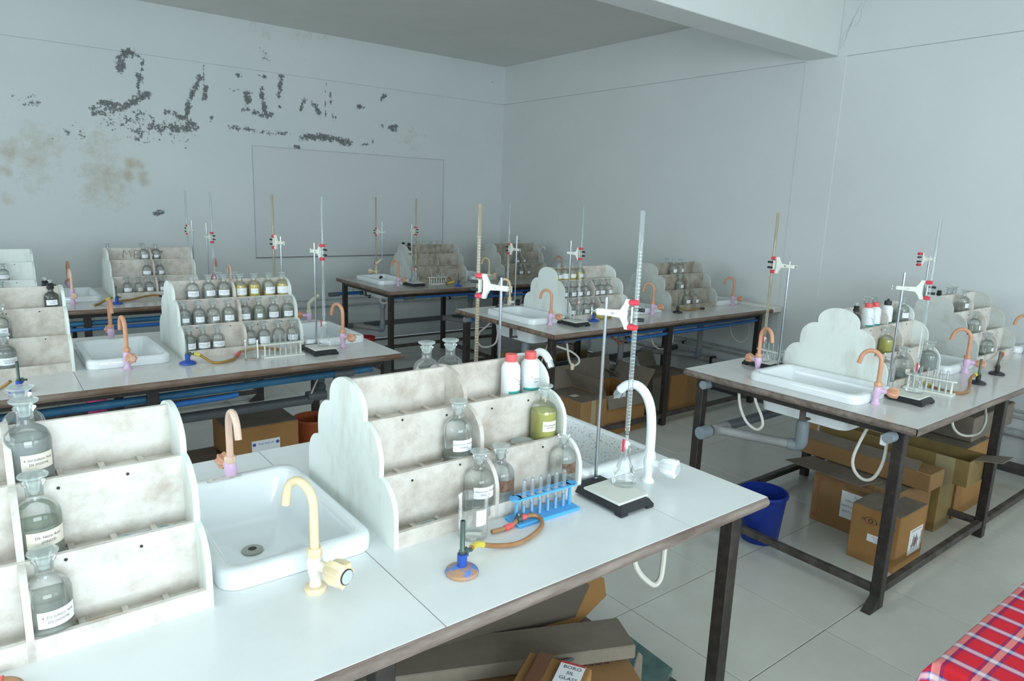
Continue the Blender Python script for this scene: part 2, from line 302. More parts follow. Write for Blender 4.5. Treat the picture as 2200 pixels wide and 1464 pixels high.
def build_back_wall():
    import numpy as np
    st=.02; nx=int((XR-XL)/st)+1; xs=np.linspace(XL,XR,nx)
    zs=list(np.linspace(0,3.097,156))+[3.098,3.103,3.104]+list(np.linspace(3.12,ZC,24)); zs=np.array(zs); nz=len(zs)
    X,Z=np.meshgrid(xs,zs); Y=np.where(Z>3.1035,YB+.003,np.where(Z>3.0975,YB+.012,YB))
    def field(S):
        out=np.zeros_like(X)
        for w,a,pl in S:
            d=np.full_like(X,9.)
            for (x0,z0),(x1,z1) in zip(pl[:-1],pl[1:]):
                dx,dz=x1-x0,z1-z0; L2=max(dx*dx+dz*dz,1e-9); t=np.clip(((X-x0)*dx+(Z-z0)*dz)/L2,0,1)
                d=np.minimum(d,np.hypot(X-x0-t*dx,Z-z0-t*dz))
            out=np.maximum(out,a*np.exp(-(d/(w*1.25))**2))
        return out
    P=field(PEEL); T=field(TAN)
    v=np.stack([X,Y,Z],-1).reshape(-1,3); i=np.arange(nx*nz).reshape(nz,nx)
    q=np.stack([i[:-1,:-1],i[:-1,1:],i[1:,1:],i[1:,:-1]],-1).reshape(-1,4)
    me=bpy.data.meshes.new('wall_back'); me.from_pydata(v.tolist(),[],q.tolist())
    for nm,A in (('peel',P),('tan',T)):
        at=me.attributes.new(nm,'FLOAT','POINT'); at.data.foreach_set('value',A.reshape(-1).astype(np.float32))
    m=bpy.data.materials.new('stained_wall_paint'); nt,N,L,B=nodes(m); B.inputs['Roughness'].default_value=.7
    tc=N.new('ShaderNodeTexCoord')
    def noise(sc,det=8,ro=.6):
        n=N.new('ShaderNodeTexNoise'); n.inputs['Scale'].default_value=sc; n.inputs['Detail'].default_value=det; n.inputs['Roughness'].default_value=ro; L.new(tc.outputs['Object'],n.inputs['Vector']); return n.outputs[0]
    def math_(op,a,b):
        n=N.new('ShaderNodeMath'); n.operation=op
        for k,x in ((0,a),(1,b)):
            if isinstance(x,(int,float)): n.inputs[k].default_value=x
            else: L.new(x,n.inputs[k])
        return n.outputs[0]
    def ramp(x,lo,hi):
        n=N.new('ShaderNodeMapRange'); n.inputs[1].default_value=lo; n.inputs[2].default_value=hi; L.new(x,n.inputs[0]); return n.outputs[0]
    def mix(f,a,b):
        n=N.new('ShaderNodeMix'); n.data_type='RGBA'; L.new(f,n.inputs[0])
        for k,x in ((6,a),(7,b)):
            if isinstance(x,tuple): n.inputs[k].default_value=hexc(x)
            else: L.new(x,n.inputs[k])
        return n.outputs[2]
    ap=N.new('ShaderNodeAttribute'); ap.attribute_name='peel'; at=N.new('ShaderNodeAttribute'); at.attribute_name='tan'
    base=mix(ramp(noise(1.3,5),.3,.7),(.70,.735,.73),(.75,.77,.765))
    n1=noise(16,10,.72); n2=noise(45,6,.6)
    pf=math_('ADD',math_('MULTIPLY',ap.outputs['Fac'],1.0),math_('ADD',math_('MULTIPLY',n1,3.0),math_('MULTIPLY',n2,1.5)))
    pmask=ramp(pf,2.95,3.02)
    pinner=mix(ramp(n2,.35,.65),(.10,.11,.115),(.27,.28,.28))
    tf=math_('MULTIPLY',ramp(math_('ADD',math_('MULTIPLY',at.outputs['Fac'],.9),math_('MULTIPLY',noise(9,12,.75),2.2)),1.35,2.1),.75)
    c=mix(tf,base,(.50,.42,.30)); c=mix(pmask,c,pinner); L.new(c,B.inputs['Base Color'])
    bp=N.new('ShaderNodeBump'); bp.inputs['Strength'].default_value=.5; bp.inputs['Distance'].default_value=.006; bp.invert=True; L.new(pmask,bp.inputs['Height']); L.new(bp.outputs[0],B.inputs['Normal'])
    me.materials.append(m); o=link('wall_back',me); o['kind']='structure'
    return o
build_back_wall()
# rough damp stain on the upper right wall beside the beam
# rectangular board flush on the back wall
bd=thing('writing_board','large plain grey wall board with a thin dark lower edge on the stained back wall','board',(3.745,YB,1.69))
part('board_panel',None,lambda mb:mb.box(-1.235,1.235,-.010,0,-.615,.615,.003),BOARDM,bd)
part('bottom_strip',None,lambda mb:mb.box(-1.24,1.24,-.014,-.009,-.622,-.612),LINEG,bd)
part('top_strip',None,lambda mb:mb.box(-1.24,1.24,-.013,-.009,.611,.617),PIPEW,bd)
part('side_strip',None,lambda mb:mb.box(-1.238,-1.233,-.0125,-.009,-.61,.61),PIPEW,bd)
part('side_strip',None,lambda mb:mb.box(1.233,1.238,-.0125,-.009,-.61,.61),PIPEW,bd)

# pipes on the walls
def wallpipe(name,label,pts,r,m,brk,ax,cat='pipe'):
    t=thing(name,label,cat)
    part('pipe_run',None,lambda mb:mb.tube(pts,r,10),m,t)
    for p in brk:
        p=Vector(p)
        if ax=='y': part('pipe_clip',None,lambda mb:mb.box(p.x-.012,p.x+.012,p.y-r*1.2,YB,p.z-r*1.35,p.z+r*1.35),SCREW,t)
        else: part('pipe_clip',None,lambda mb:mb.box(p.x-r*1.2,XR,p.y-.012,p.y+.012,p.z-r*1.35,p.z+r*1.35),SCREW,t)
wallpipe('water_pipe','upper painted water pipe running low along the back wall',[(-1,YB-.03,.455),(5.9,YB-.03,.47)],.014,PIPEW,[(2.1,YB-.03,.46),(3.1,YB-.03,.46),(4.2,YB-.03,.465),(5.1,YB-.03,.468)],'y')
wallpipe('thin_pipe','thin grey pipe just above the painted pipe on the back wall',[(-1,YB-.02,.545),(5.9,YB-.02,.55)],.007,PIPEW,[(2.6,YB-.02,.545),(3.9,YB-.02,.545)],'y')
wallpipe('skirting_pipe','lowest white pipe near the floor of the back wall',[(-1,YB-.03,.19),(5.9,YB-.03,.20)],.02,PIPEW,[(3.6,YB-.03,.19),(4.8,YB-.03,.2)],'y')
wallpipe('water_pipe','slim upper pipe along the right wall under the middle bench',[(XR-.02,-1,.43),(XR-.02,7.9,.43)],.011,PIPEW,[(XR-.02,3.75,.43),(XR-.02,5.2,.43),(XR-.02,6.4,.43)],'x')
wallpipe('water_pipe','slim second pipe from the top along the right wall',[(XR-.025,-1,.385),(XR-.025,7.9,.385)],.011,PIPEW,[(XR-.025,4.6,.385)],'x')
wallpipe('waste_pipe','thick painted waste pipe low along the right wall',[(XR-.045,-1,.27),(XR-.045,7.9,.27)],.03,PIPEW,[(XR-.045,4.2,.27),(XR-.045,5.4,.27)],'x')

# ------------------------------------------------------------------ benches
TZ=.91
def bench(name,label,x0,x1,y0,y1,top,edge,seams,holes,legs,lowz=.085):
    t=thing(name,label,'laboratory table',(0,0,0))
    part('edge_board',None,lambda mb:plate(mb,x0,x1,y0,y1,TZ-.036,TZ-.0016,holes,True),edge,t)
    cuts=[x0]+sorted(seams)+[x1]
    for a,b in zip(cuts[:-1],cuts[1:]):
        aa=a+(.004 if a==x0 else .0012); bb=b-(.004 if b==x1 else .0012)
        part('laminate_sheet',None,lambda mb:plate(mb,aa,bb,y0+.002,y1-.002,TZ-.0018,TZ,[h for h in holes if h[1]>a and h[0]<b]),top,t)
    for P in ([(x0,y0+.008),(x1,y0+.008)],[(x0,y1-.008),(x1,y1-.008)],[(x0+.008 if x0>3 else x1-.008,y0+.004),(x0+.008 if x0>3 else x1-.008,y1-.004)]):
        part('edge_bead',None,lambda mb:mb.tube([(p[0],p[1],TZ-.0195) for p in P],.0165,10),edge,t,ang=60)
    yf,yr=y0+.085,y1-.085
    for x in legs:
        for y in (yf,yr):
            def lg(mb):
                mb.box(-.024,.024,-.024,.024,.0,TZ-.036,.003)
            part('leg','leg',lg,STEEL,t,(x,y,0))
            s=-1 if y==yf else 1
            part('foot_plate','foot%d'%s,lambda mb:mb.prism([(-.10,0),(-.024,0),(-.024,.06)],'y',-.022,.022),STEEL,t,(x,y,0)) if x in (legs[0],) else None
        part('cross_rail',None,lambda mb:mb.box(x-.017,x+.017,yf+.024,yr-.024,lowz-.018,lowz+.018,.003),STEEL2,t)
        if not any(h[0]-.07<x<h[1]+.07 for h in holes): part('top_rail',None,lambda mb:mb.box(x-.018,x+.018,yf+.024,yr-.024,TZ-.072,TZ-.037),STEEL,t)
    for y in (yf,yr):
        L=sorted(legs)
        for a,b in zip(L[:-1],L[1:]):
            part('long_rail',None,lambda mb:mb.box(a+.024,b-.024,y-.017,y+.017,lowz-.018,lowz+.018,.003),STEEL2,t)
            part('top_rail',None,lambda mb:mb.box(a+.024,b-.024,y-.018,y+.018,TZ-.072,TZ-.037),STEEL,t)
    return t
def plate(mb,x0,x1,y0,y1,z0,z1,holes,rnd=False):
    H=[h for h in holes]
    xs=sorted({x0,x1,*[v for h in H for v in h[:2] if x0<v<x1]}); ys=sorted({y0,y1,*[v for h in H for v in h[2:] if y0<v<y1]})
    def inside(a,b): return any(h[0]<a<h[1] and h[2]<b<h[3] for h in H)
    vi={}
    def V(x,y,z):
        k=(round(x,5),round(y,5),z)
        if k not in vi: vi[k]=len(mb.v); mb.v.append((x,y,z))
        return vi[k]
    for i in range(len(xs)-1):
        for j in range(len(ys)-1):
            a,b,c,d=xs[i],xs[i+1],ys[j],ys[j+1]
            if inside((a+b)/2,(c+d)/2): continue
            mb.f.append((V(a,c,z1),V(b,c,z1),V(b,d,z1),V(a,d,z1))); mb.f.append((V(a,d,z0),V(b,d,z0),V(b,c,z0),V(a,c,z0)))
            for (p,q,r,s,cx,cy) in ((a,c,b,c,(a+b)/2,c-1e-4),(b,c,b,d,b+1e-4,(c+d)/2),(b,d,a,d,(a+b)/2,d+1e-4),(a,d,a,c,a-1e-4,(c+d)/2)):
                if cx<x0 or cx>x1 or cy<y0 or cy>y1 or inside(cx,cy): mb.f.append((V(p,q,z0),V(r,s,z0),V(r,s,z1),V(p,q,z1)))
SINKW,SINKD=.385,.60
TB={ # x0,x1,y0,y1, sinks (cx,cy,w)
 'T1':(-1.6,1.935,1.118,2.362,[(.558,1.80,.385),(1.675,1.80,.39)]),
 'T2':(-1.6,1.927,3.52,4.80,[(.57,4.19,.385),(1.69,4.19,.385)]),
 'T6':(-1.6,1.93,5.90,7.17,[(.57,6.60,.385),(1.71,6.60,.38)]),
 'T3':(3.11,5.80,5.93,7.17,[(3.435,6.70,.37),(4.58,6.70,.38),(5.69,6.65,.36)]),
 'T4':(3.112,5.80,3.52,4.77,[(3.378,4.17,.36),(4.49,4.17,.40),(5.62,4.17,.35)]),
 'T5':(3.13,5.80,1.158,2.405,[(3.428,1.775,.385),(4.575,1.80,.40),(5.70,1.80,.30)])}
TL={'T1':'white-topped lab table nearest the camera with a worn rounded edge','T2':'shade-greyed white lab table in the second row at left with blue pipes beneath',
 'T6':'lab table at far left close to the stained back wall','T3':'shade-darkened white lab table farthest back near the room corner',
 'T4':'shade-greyed white lab table in the middle right running to the right wall','T5':'lab table at front right with open frame over cardboard boxes'}
TOPS={'T1':TOPM,'T2':TOPM2,'T6':TOPM2,'T3':TOPM3,'T4':TOPM2,'T5':TOPM2}
EDG={'T1':EDGE1,'T2':EDGE,'T6':EDGE,'T3':EDGE,'T4':EDGE,'T5':EDGE1}
SEAM={'T1':[-.5,.722,1.553],'T2':[-.9,.32,1.54],'T6':[-.2,1.0],'T3':[4.35],'T4':[4.36],'T5':[4.38]}
for k,(x0,x1,y0,y1,sk) in TB.items():
    holes=[(cx-w/2+.035,cx+w/2-.035,cy-SINKD/2+.04,cy+SINKD/2-.04) for cx,cy,w in sk]
    legs=[x0+.06,4.445,5.72] if x0>3 else [x1-.06,.61,-.65,-1.5]
    bench('lab_table',TL[k],x0,x1,y0,y1,TOPS[k],EDG[k],SEAM[k],holes,legs)
# pale cement curb that closes the right-hand tables against the wall
for k,lb in (('T4','pale cement curb joining the middle right table to the right wall'),('T5','pale cement curb joining the front right table to the wall'),('T3','pale cement curb joining the far table to the right wall')):
    x0,x1,y0,y1,_=TB[k]
    tag(part('wall_curb',None,lambda mb:mb.box(x1+.001,XR-.012,y0-.01,y1-.3,TZ-.035,TZ+.018,.006),TILEW),lb,'curb')

# ------------------------------------------------------------------ sinks
def rrect(w,d,r,z,n=6,dx=0,dy=0):
    out=[]
    for cx,cy,a in ((w/2-r,-d/2+r,-pi/2),(w/2-r,d/2-r,0),(-w/2+r,d/2-r,pi/2),(-w/2+r,-d/2+r,pi)):
        for i in range(n+1): t=a+pi/2*i/n; out.append((cx+r*cos(t)+dx,cy+r*sin(t)+dy,z))
    return out
def sink(cx,cy,w,label,stain=None,dark=False):
    d=SINKD; t=thing('wash_basin',label,'sink',(cx,cy,TZ),0,'white ceramic sinks set into the benches')
    def f(mb):
        L=[rrect(w-.16,d-.18,.04,-.165),rrect(w-.11,d-.13,.05,-.155),rrect(w-.085,d-.10,.05,-.03),rrect(w-.08,d-.095,.05,.0005),
           rrect(w-.004,d-.004,.05,.001),rrect(w,d,.055,.008),rrect(w,d,.055,.030),rrect(w-.006,d-.006,.052,.040),rrect(w-.02,d-.02,.048,.046),rrect(w-.06,d-.07,.034,.046),
           rrect(w-.072,d-.085,.03,.041),rrect(w-.085,d-.10,.035,.02),rrect(w-.115,d-.125,.04,-.088),rrect(w-.15,d-.16,.03,-.106),rrect(.06,.06,.029,-.112)]
        mb.loops(L)
    part('basin','basin%.3f'%w,f,PORC,t,ang=60)
    if dark:
        part('speckled_wall',None,lambda mb:mb.loops([rrect(w-.0755,d-.0885,.0285,.0395),rrect(w-.0885,d-.1035,.033,.0195),rrect(w-.1185,d-.1285,.038,-.086)],False,False),PORCD,t)['label']='basin wall speckled brown'
    part('drain_ring','drain',lambda mb:mb.lathe([(.012,.004),(.026,.004),(.03,.001),(.03,-.002)],16),DRAIN,t,(-.012,.075,-.1075))
    part('drain_hole','drainh',lambda mb:mb.lathe([(.013,.0),(.013,.0035),(0,.0035)],14),SCREW,t,(-.012,.075,-.1075))
    part('drain_stub','drains',lambda mb:mb.lathe([(.03,0),(.03,-.03)],14,cap0=True,cap1=True),CAPG,t,(0,.02,-.160))
    if stain: part('stain_patch',None,lambda mb:mb.box(-.05,.05,-.012,.012,0,.0012,.0008),PORCS,t,(stain,d/2-.03,.0458))
    return t
SL={('T1',0):'large white sink in the near table between its two bottle racks',('T1',1):'white sink with brown-speckled inside at the near table\'s right end',
('T2',0):'white sink on the second-row left table beside two terracotta taps',('T2',1):'white sink at the right end of the second-row left table',
('T6',0):'white sink on the far left table under a pale tap',('T6',1):'white sink hidden behind the rack at the far left table\'s end',
('T3',0):'white sink at the left end of the farthest table',('T3',1):'small white sink between the two racks of the farthest table',('T3',2):'white sink at the right end of the farthest table',
('T4',0):'white sink at the left end of the middle right table',('T4',1):'white sink between the two racks of the middle right table',('T4',2):'white sink by the right wall on the middle right table',
('T5',0):'long white sink at the near left end of the front right table',('T5',1):'white sink between the two racks of the front right table',('T5',2):'white sink at the wall end of the front right table'}
for k,(x0,x1,y0,y1,sk) in TB.items():
    for i,(cx,cy,w) in enumerate(sk): sink(cx,cy,w,SL[k,i],stain={('T1',0):-.03,('T2',0):.03,('T2',1):.0,('T4',0):-.06}.get((k,i)),dark=(k,i)==('T1',1))

# ------------------------------------------------------------------ taps
def tap(x,y,front,kind,label,rz=0,scale=1):
    a=(0 if front else pi)+rz; t=thing('water_tap',label,'tap',(x,y,TZ),a)
    body,spm,hm,colm={'pink':(PINK,TERR,TERR,TERR),'pinkp':(PINK,TERRP,TERR,TERRP),'cream':(CREAMP,CREAM,CREAM,CREAM),'creamb':(CREAMP,CREAM,BLACKP,CREAM),'white':(WHITE,WHITE,WHITE,WHITE),
      'khaki':(PINK,KHAKI,TERR,KHAKI),'pale':(CREAM,CREAM,CREAM,CREAM),'pinkt':(PINK,TERRP,TERRP,PINK)}[kind]
    if kind=='cream': part('base_flange','flc',lambda mb:mb.lathe([(0,0),(.024,0),(.026,.006),(.024,.013),(.012,.015)],18),CREAM,t)
    wh=kind=='white'
    def fb(mb):
        mb.lathe([(0,0),(.021,0),(.022,.004),(.014,.014),(.0125,.028),(.015,.042),(.019,.06),(.0185,.078),(.015,.088),(.0,.09)],16)
        mb.tube([(0,0,.066),(0,-.045,.068)],[.0135,.012],12)
    part('tap_body','body',fb,body,t)
    part('collar','collar',lambda mb:mb.lathe([(.0,.086),(.0165,.086),(.018,.090),(.018,.103),(.015,.108),(0,.108)],8),colm,t,ang=30)
    if wh: pts=[(0,0,.10),(0,0,.16),(0,.004,.22),(0,.014,.265),(0,.035,.300),(0,.066,.318),(0,.10,.312),(0,.125,.29)]; r=.0155
    elif kind in('khaki','pale'): pts=[(0,0,.10),(0,.0,.145),(0,.012,.165),(0,.06,.205),(0,.075,.21)]; r=.0125
    else:
        pts=[(0,0,.10),(0,0,.15),(0,0,.20)]+[(0,.045-.045*cos(q),.205+.052*sin(q)) for q in [pi*i/9 for i in range(1,9)]]+[(0,.095,.188)]; r=.0105
    part('spout','spout'+('w' if wh else 'k' if kind in('khaki','pale') else 's'),lambda mb:mb.tube(smooth_path(pts,3),r,12),spm,t)
    if wh: part('spout_tip','tipw',lambda mb:mb.tube([(0,.122,.293),(0,.136,.268)],.0145,12),CHROME,t)
    ks=1 if kind in('cream','white') else .82
    def fh(mb):
        n=28; L=[]
        for yy,rr in ((-.04,.013),(-.052,.024),(-.076,.029),(-.096,.028),(-.101,.020)):
            rr*=ks; yy=-.04+(yy+.04)*ks
            L.append([((rr*(1+.13*cos(7*2*pi*i/n)))*cos(2*pi*i/n),yy,.068+(rr*(1+.13*cos(7*2*pi*i/n)))*sin(2*pi*i/n)) for i in range(n)])
        mb.loops(L)
    h=part('handle','handle%.1f'%ks,fh,hm,t,ang=30)
    part('handle_cap','hcap%.1f'%ks,lambda mb:mb.tube([(0,-.04-.059*ks,.068),(0,-.04-.0645*ks,.068)],.0165*ks,14),CAPG if kind in('cream','white') else SCREW if kind=='khaki' else TERRP,h)
    if kind=='cream': part('cap_ring','hring',lambda mb:mb.tube([(0,-.099,.068),(0,-.1035,.068)],.0185,14),BLACKP,h)
    return t
tap(.548,1.409,1,'cream','cream tap with ridged knob in front of the near table\'s large sink',.35)
tap(.553,2.085,0,'pinkp','pale terracotta tap with lilac body behind the large near sink')
tap(1.70,1.418,1,'white','tall white gooseneck tap beside the retort stand on the near table',.25)
tap(1.73,2.10,0,'white','white gooseneck tap showing over the near table\'s right rack')
tap(.55,3.85,1,'pink','terracotta tap in front of the second-row table\'s left sink',.1)
tap(.578,4.56,0,'pink','terracotta tap behind the second-row table\'s left sink')
tap(1.693,3.82,1,'pink','terracotta tap with lilac body at the second-row table\'s right sink',.35)
tap(1.79,4.60,0,'khaki','angled khaki tap behind the second-row table\'s right sink',.9)
tap(.555,6.25,1,'pinkt','pale pink tap in front of the far left table\'s sink',.05)
tap(.60,7.0,0,'pink','dark terracotta tap behind the far left table\'s sink')
tap(1.745,6.27,1,'pinkp','pale tap top showing above the yellow bottles of the second-row rack')
tap(1.79,7.0,0,'pink','dark terracotta tap hook showing behind the second-row rack')
tap(3.40,6.29,1,'pink','terracotta tap in front of the farthest table\'s left sink',.35)
tap(3.54,7.06,0,'pale','angular cream tap behind the farthest table\'s left sink',.9)
tap(4.56,6.31,1,'pale' if 0 else 'cream','cream tap between the two racks of the farthest table',.5)
tap(5.62,6.28,1,'pink','terracotta tap hook near the room corner on the farthest table',.35)
tap(5.86,7.0,0,'white','small white tap spout beyond the farthest table\'s right rack')
tap(3.35,3.835,1,'pink','terracotta tap with lilac body in front of the middle right table\'s left sink',.4)
tap(3.50,4.54,0,'creamb','cream tap with black handle behind the middle right table\'s left sink',1.0+pi)
tap(4.483,3.83,1,'pink','terracotta tap between the racks of the middle right table',.4)
tap(5.655,3.86,1,'pink','terracotta tap by the right wall on the middle right table',.3)
tap(3.427,2.135,0,'pink','terracotta tap behind the front right table\'s long sink',-.3)
tap(3.37,1.45,1,'pink','worn terracotta tap with lilac body in front of the long sink',.35)
tap(4.531,1.475,1,'pink','terracotta tap between the racks of the front right table',.35)
tap(5.60,1.48,1,'pink','terracotta tap hook cut by the right edge of the photo',.3)

# ------------------------------------------------------------------ bottle racks
def profile():
    h=[(-.287,0),(-.287,.085)]
    for i in range(1,8): q=pi-(pi/2)*i/7; h.append((-.203+.084*cos(q),.085+.087*sin(q)))
    h.append((-.2055,.178)); h.append((-.2055,.215))
    for i in range(1,8): q=pi-(pi/2)*i/7; h.append((-.112+.0935*cos(q),.215+.087*sin(q)))
    h.append((-.113,.308)); h.append((-.113,.322))
    for i in range(1,8): q=pi-(pi/2)*i/7; h.append((.113*cos(q),.322+.074*sin(q)))
    return h+[(-y,z) for y,z in reversed(h[:-1])]
PROF=profile()
RW=.66
def rack(x0,yc,label,pale,board,marked=False):
    t=thing('bottle_rack',label,'bottle rack',(x0,yc,TZ),0)
    for i,xx in enumerate((0,RW/2-.0065,RW-.013)):
        part('side_panel','rp%d'%(0),lambda mb:mb.prism(PROF,'x',0,.013),pale if i!=1 else board,t,(xx,0,0),ang=30)
    part('centre_board','rcb',lambda mb:mb.box(.013,RW-.013,-.006,.006,.27,.392),board,t)
    part('top_shelf','rts',lambda mb:mb.box(.0135,RW-.0135,-.104,.104,.262,.272),board,t)
    for s in (-1,1):
        def sl(mb,y,z0,z1): mb.box(.013,RW-.013,y-.006,y+.006,z0,z1)
        part('upper_riser','rur',lambda mb:sl(mb,0,.135,.300),board,t,(0,s*.112,0))
        part('lower_riser','rlr',lambda mb:sl(mb,0,.012,.172),board,t,(0,s*.204,0))
        part('front_lip','rfl',lambda mb:sl(mb,0,.0,.045),board,t,(0,s*.281,0))
        part('middle_shelf','rms',lambda mb:mb.box(.0135,RW-.0135,-.040,.040,.132,.142),board,t,(0,s*.158,0))
        part('bottom_shelf','rbs',lambda mb:mb.box(.0135,RW-.0135,-.033,.033,.004,.014),board,t,(0,s*.243,0))
        if s<0:
            for yy,zz,hw in ((-.243,.014,.033),(-.158,.142,.040),(-.055,.272,.048)):
                for c in range(2):
                    for k in (1,2,3):
                        part('spacer_slat','rsp%.3f'%hw,lambda mb:mb.box(-.006,.006,-hw,hw,0,.007),board,t,(.013+c*.327+k*.079,yy,zz))
            for z,y in ((.283,-.1185),(.155,-.2105)):
                for k in range(4): part('screw','rsc',lambda mb:mb.tube([(0,0,0),(0,-.0015,0)],.0035,6),SCREW,t,(.11+.148*k+random.uniform(-.02,.02),y,z+random.uniform(-.012,.006)))
    return t
RK={'T1A':(-.319,1.757,'weathered white bottle rack cut by the left edge on the near table',RACKP,RACKB),
'T1B':(.784,1.757,'large weathered white tiered bottle rack in the middle of the near table',RACKP,RACKB3),
'T2A':(-.33,4.2,'tiered rack with black-stoppered bottle at left of the second-row table',RACKP,RACKB3),
'T2B':(.825,4.2,'tiered rack filled with labelled bottles on the second-row left table',RACKP,RACKB3),
'T6A':(-.316,6.68,'pale rack cut by the left edge against the back wall',RACKP,RACKP),
'T6B':(.848,6.68,'tiered rack with letters MB written on its top board',RACKP,RACKB3),
'T3A':(3.66,6.68,'dull tiered rack with four stoppers above it on the farthest table',RACKP2,RACKB2),
'T3B':(4.835,6.68,'dull tiered rack nearest the room corner',RACKP2,RACKB2),
'T4A':(3.57,4.15,'rack crowded with bottles at left of the middle right table',RACKP,RACKB3),
'T4B':(4.75,4.15,'grimy brown rack near the wall on the middle right table',RACKP2,RACKB2),
'T5A':(3.64,1.817,'cloud-shaped white rack behind the long sink at front right',RACKP,RACKB3),
'T5B':(4.853,1.817,'grey tiered rack farther along the front right table',RACKP2,RACKB)}
racks={k:rack(*v) for k,v in RK.items()}
r6=racks['T6B']
def mbm(mb):
    for pl in ([(0,-.03),(.008,.04),(.028,.0),(.045,.038),(.055,-.02)],[(.078,.035),(.075,-.03),(.105,-.025),(.115,-.008),(.08,.003),(.108,.015),(.105,.032),(.078,.035)],[(.245,.02),(.275,.018)],[(.25,.008),(.27,.03)],[(.26,.03),(.262,.0)]):
        mb.tube([(.13+x*1.15,-.0072,.335+z) for x,z in pl],.002,4)
part('handwriting',None,mbm,INKF,r6)
# coloured chemical stains on the near rack shelves
part('stain_patch',None,lambda mb:mb.box(.10,.165,-.27,-.217,.0141,.0148),mat('blue_stain',(.20,.42,.50),.7,col2=(.70,.72,.70),scale=40,lo=.4,hi=.6),racks['T1B'])
part('stain_patch',None,lambda mb:mb.box(.43,.49,-.27,-.217,.0141,.0148),mat('ochre_stain',(.60,.45,.26),.7,col2=(.74,.71,.66),scale=40,lo=.35,hi=.6),racks['T1A'])
part('stain_patch',None,lambda mb:mb.box(.50,.62,-.19,-.125,.1421,.1428),mat('blue_stain',(.20,.42,.50)),racks['T1A'])

# ------------------------------------------------------------------ bottles
def bprof(R,H):  # outer profile of a reagent bottle without stopper
    b=H*.565
    return [(0,0),(R*.93,0),(R,.004),(R,b-R*.18),(R*.975,b),(R*.90,b+R*.20),(R*.77,b+R*.38),(R*.60,b+R*.52),(R*.44,b+R*.60),(R*.38,b+R*.70),(R*.37,H*.83),(R*.40,H*.86),(R*.50,H*.885),(R*.50,H*.895)]
def patch(R,z0,z1,a0,a1,n=8):
    def f(mb):
        mb.loops([[(R*sin(a0+(a1-a0)*i/n),-R*cos(a0+(a1-a0)*i/n),z) for i in range(n+1)] for z in (z0,z1)],False,False,closed=False)
    return f
def cyl_text(parent,s,size,R,zc,a0,m,key):
    k=('ct',key,m.name)
    if k not in CACHE:
        mb=MB(); rows=s.split('\n')
        for i,t in enumerate(rows):
            v,f=text_geo(t); dy=((len(rows)-1)/2-i)*1.3*size
            mb.add([(R*sin(a0+p[0]*size/R),-R*cos(a0+p[0]*size/R),zc+p[1]*size+dy) for p in v],f)
        me=bpy.data.meshes.new('print'); me.from_pydata(mb.v,[],mb.f); me.materials.append(m); CACHE[k]=me
    return link('print',CACHE[k],parent)
def bottle(x,y,z,size,label,group,liquid=None,level=.5,lab='w',txt=None,lw=.9,rz=0,lz=.34,frost=False,glass=None,stop='disc'):
    R,H={'S':(.0355,.158),'L':(.0425,.192),'D':(.032,.135)}[size]
    t=thing('reagent_bottle',label,'bottle',(x,y,z),rz,group)
    part('glass_body','gb'+size,lambda mb:mb.lathe(bprof(R,H),22),glass or GLASS,t,ang=60)
    if liquid:
        lv=round(level,1)
        def lf(mb):
            zt=.006+H*.60*lv*.98; p=[(0,.004),(R*.90,.004),(R*.955,.008)]
            p+=[(R*.955,min(zt,H*.565-R*.1)),(R*.93,zt),(0,zt)]
            mb.lathe(p,22)
        part('liquid','lq%s%.1f'%(size,lv),lf,liquid,t,ang=60)
    if stop=='disc':
        def sf(mb): mb.lathe([(0,H*.80),(R*.26,H*.80),(R*.34,H*.90),(R*.35,H*.915),(R*.46,H*.94),(R*.60,H*.955),(R*.645,H*.968),(R*.63,H*.982),(0,H*.988)],20)
        part('stopper','st'+size,sf,FROST,t,ang=60)
    elif stop=='open': pass
    else:
        part('dropper_cap','dc',lambda mb:(mb.lathe([(0,.112),(.0155,.112),(.017,.12),(.012,.128),(.016,.136),(.010,.142),(0,.142)],12),mb.tube([(.008,0,.128),(.026,0,.131)],.004,6)),BLACKP,t)
        part('glass_plug','gp',lambda mb:mb.lathe([(0,.142),(.005,.142),(.006,.150),(.010,.153),(.010,.157),(0,.157)],10),FROST,t)
    if lab:
        pm=PAPERT if lab=='t' else BROWNR if lab=='b' else PAPER
        h={'S':.030,'L':.034,'D':.026}[size]*(1.35 if lab=='big' else 1)*(.75 if lw<.6 else 1); zc=H*lz
        lb=part('label','lb%s%.2f%.3f%.2f'%(size,lw,h,lz),patch(R+.0006,zc-h/2,zc+h/2,-lw,lw),pm,t)
        if txt: cyl_text(lb,txt,(.0078 if size=='L' else .0066)*min(1,lw/.8),R+.0011,zc,0,INKB if lab=='big' else INK,(txt,size,lw,lz))
    return t
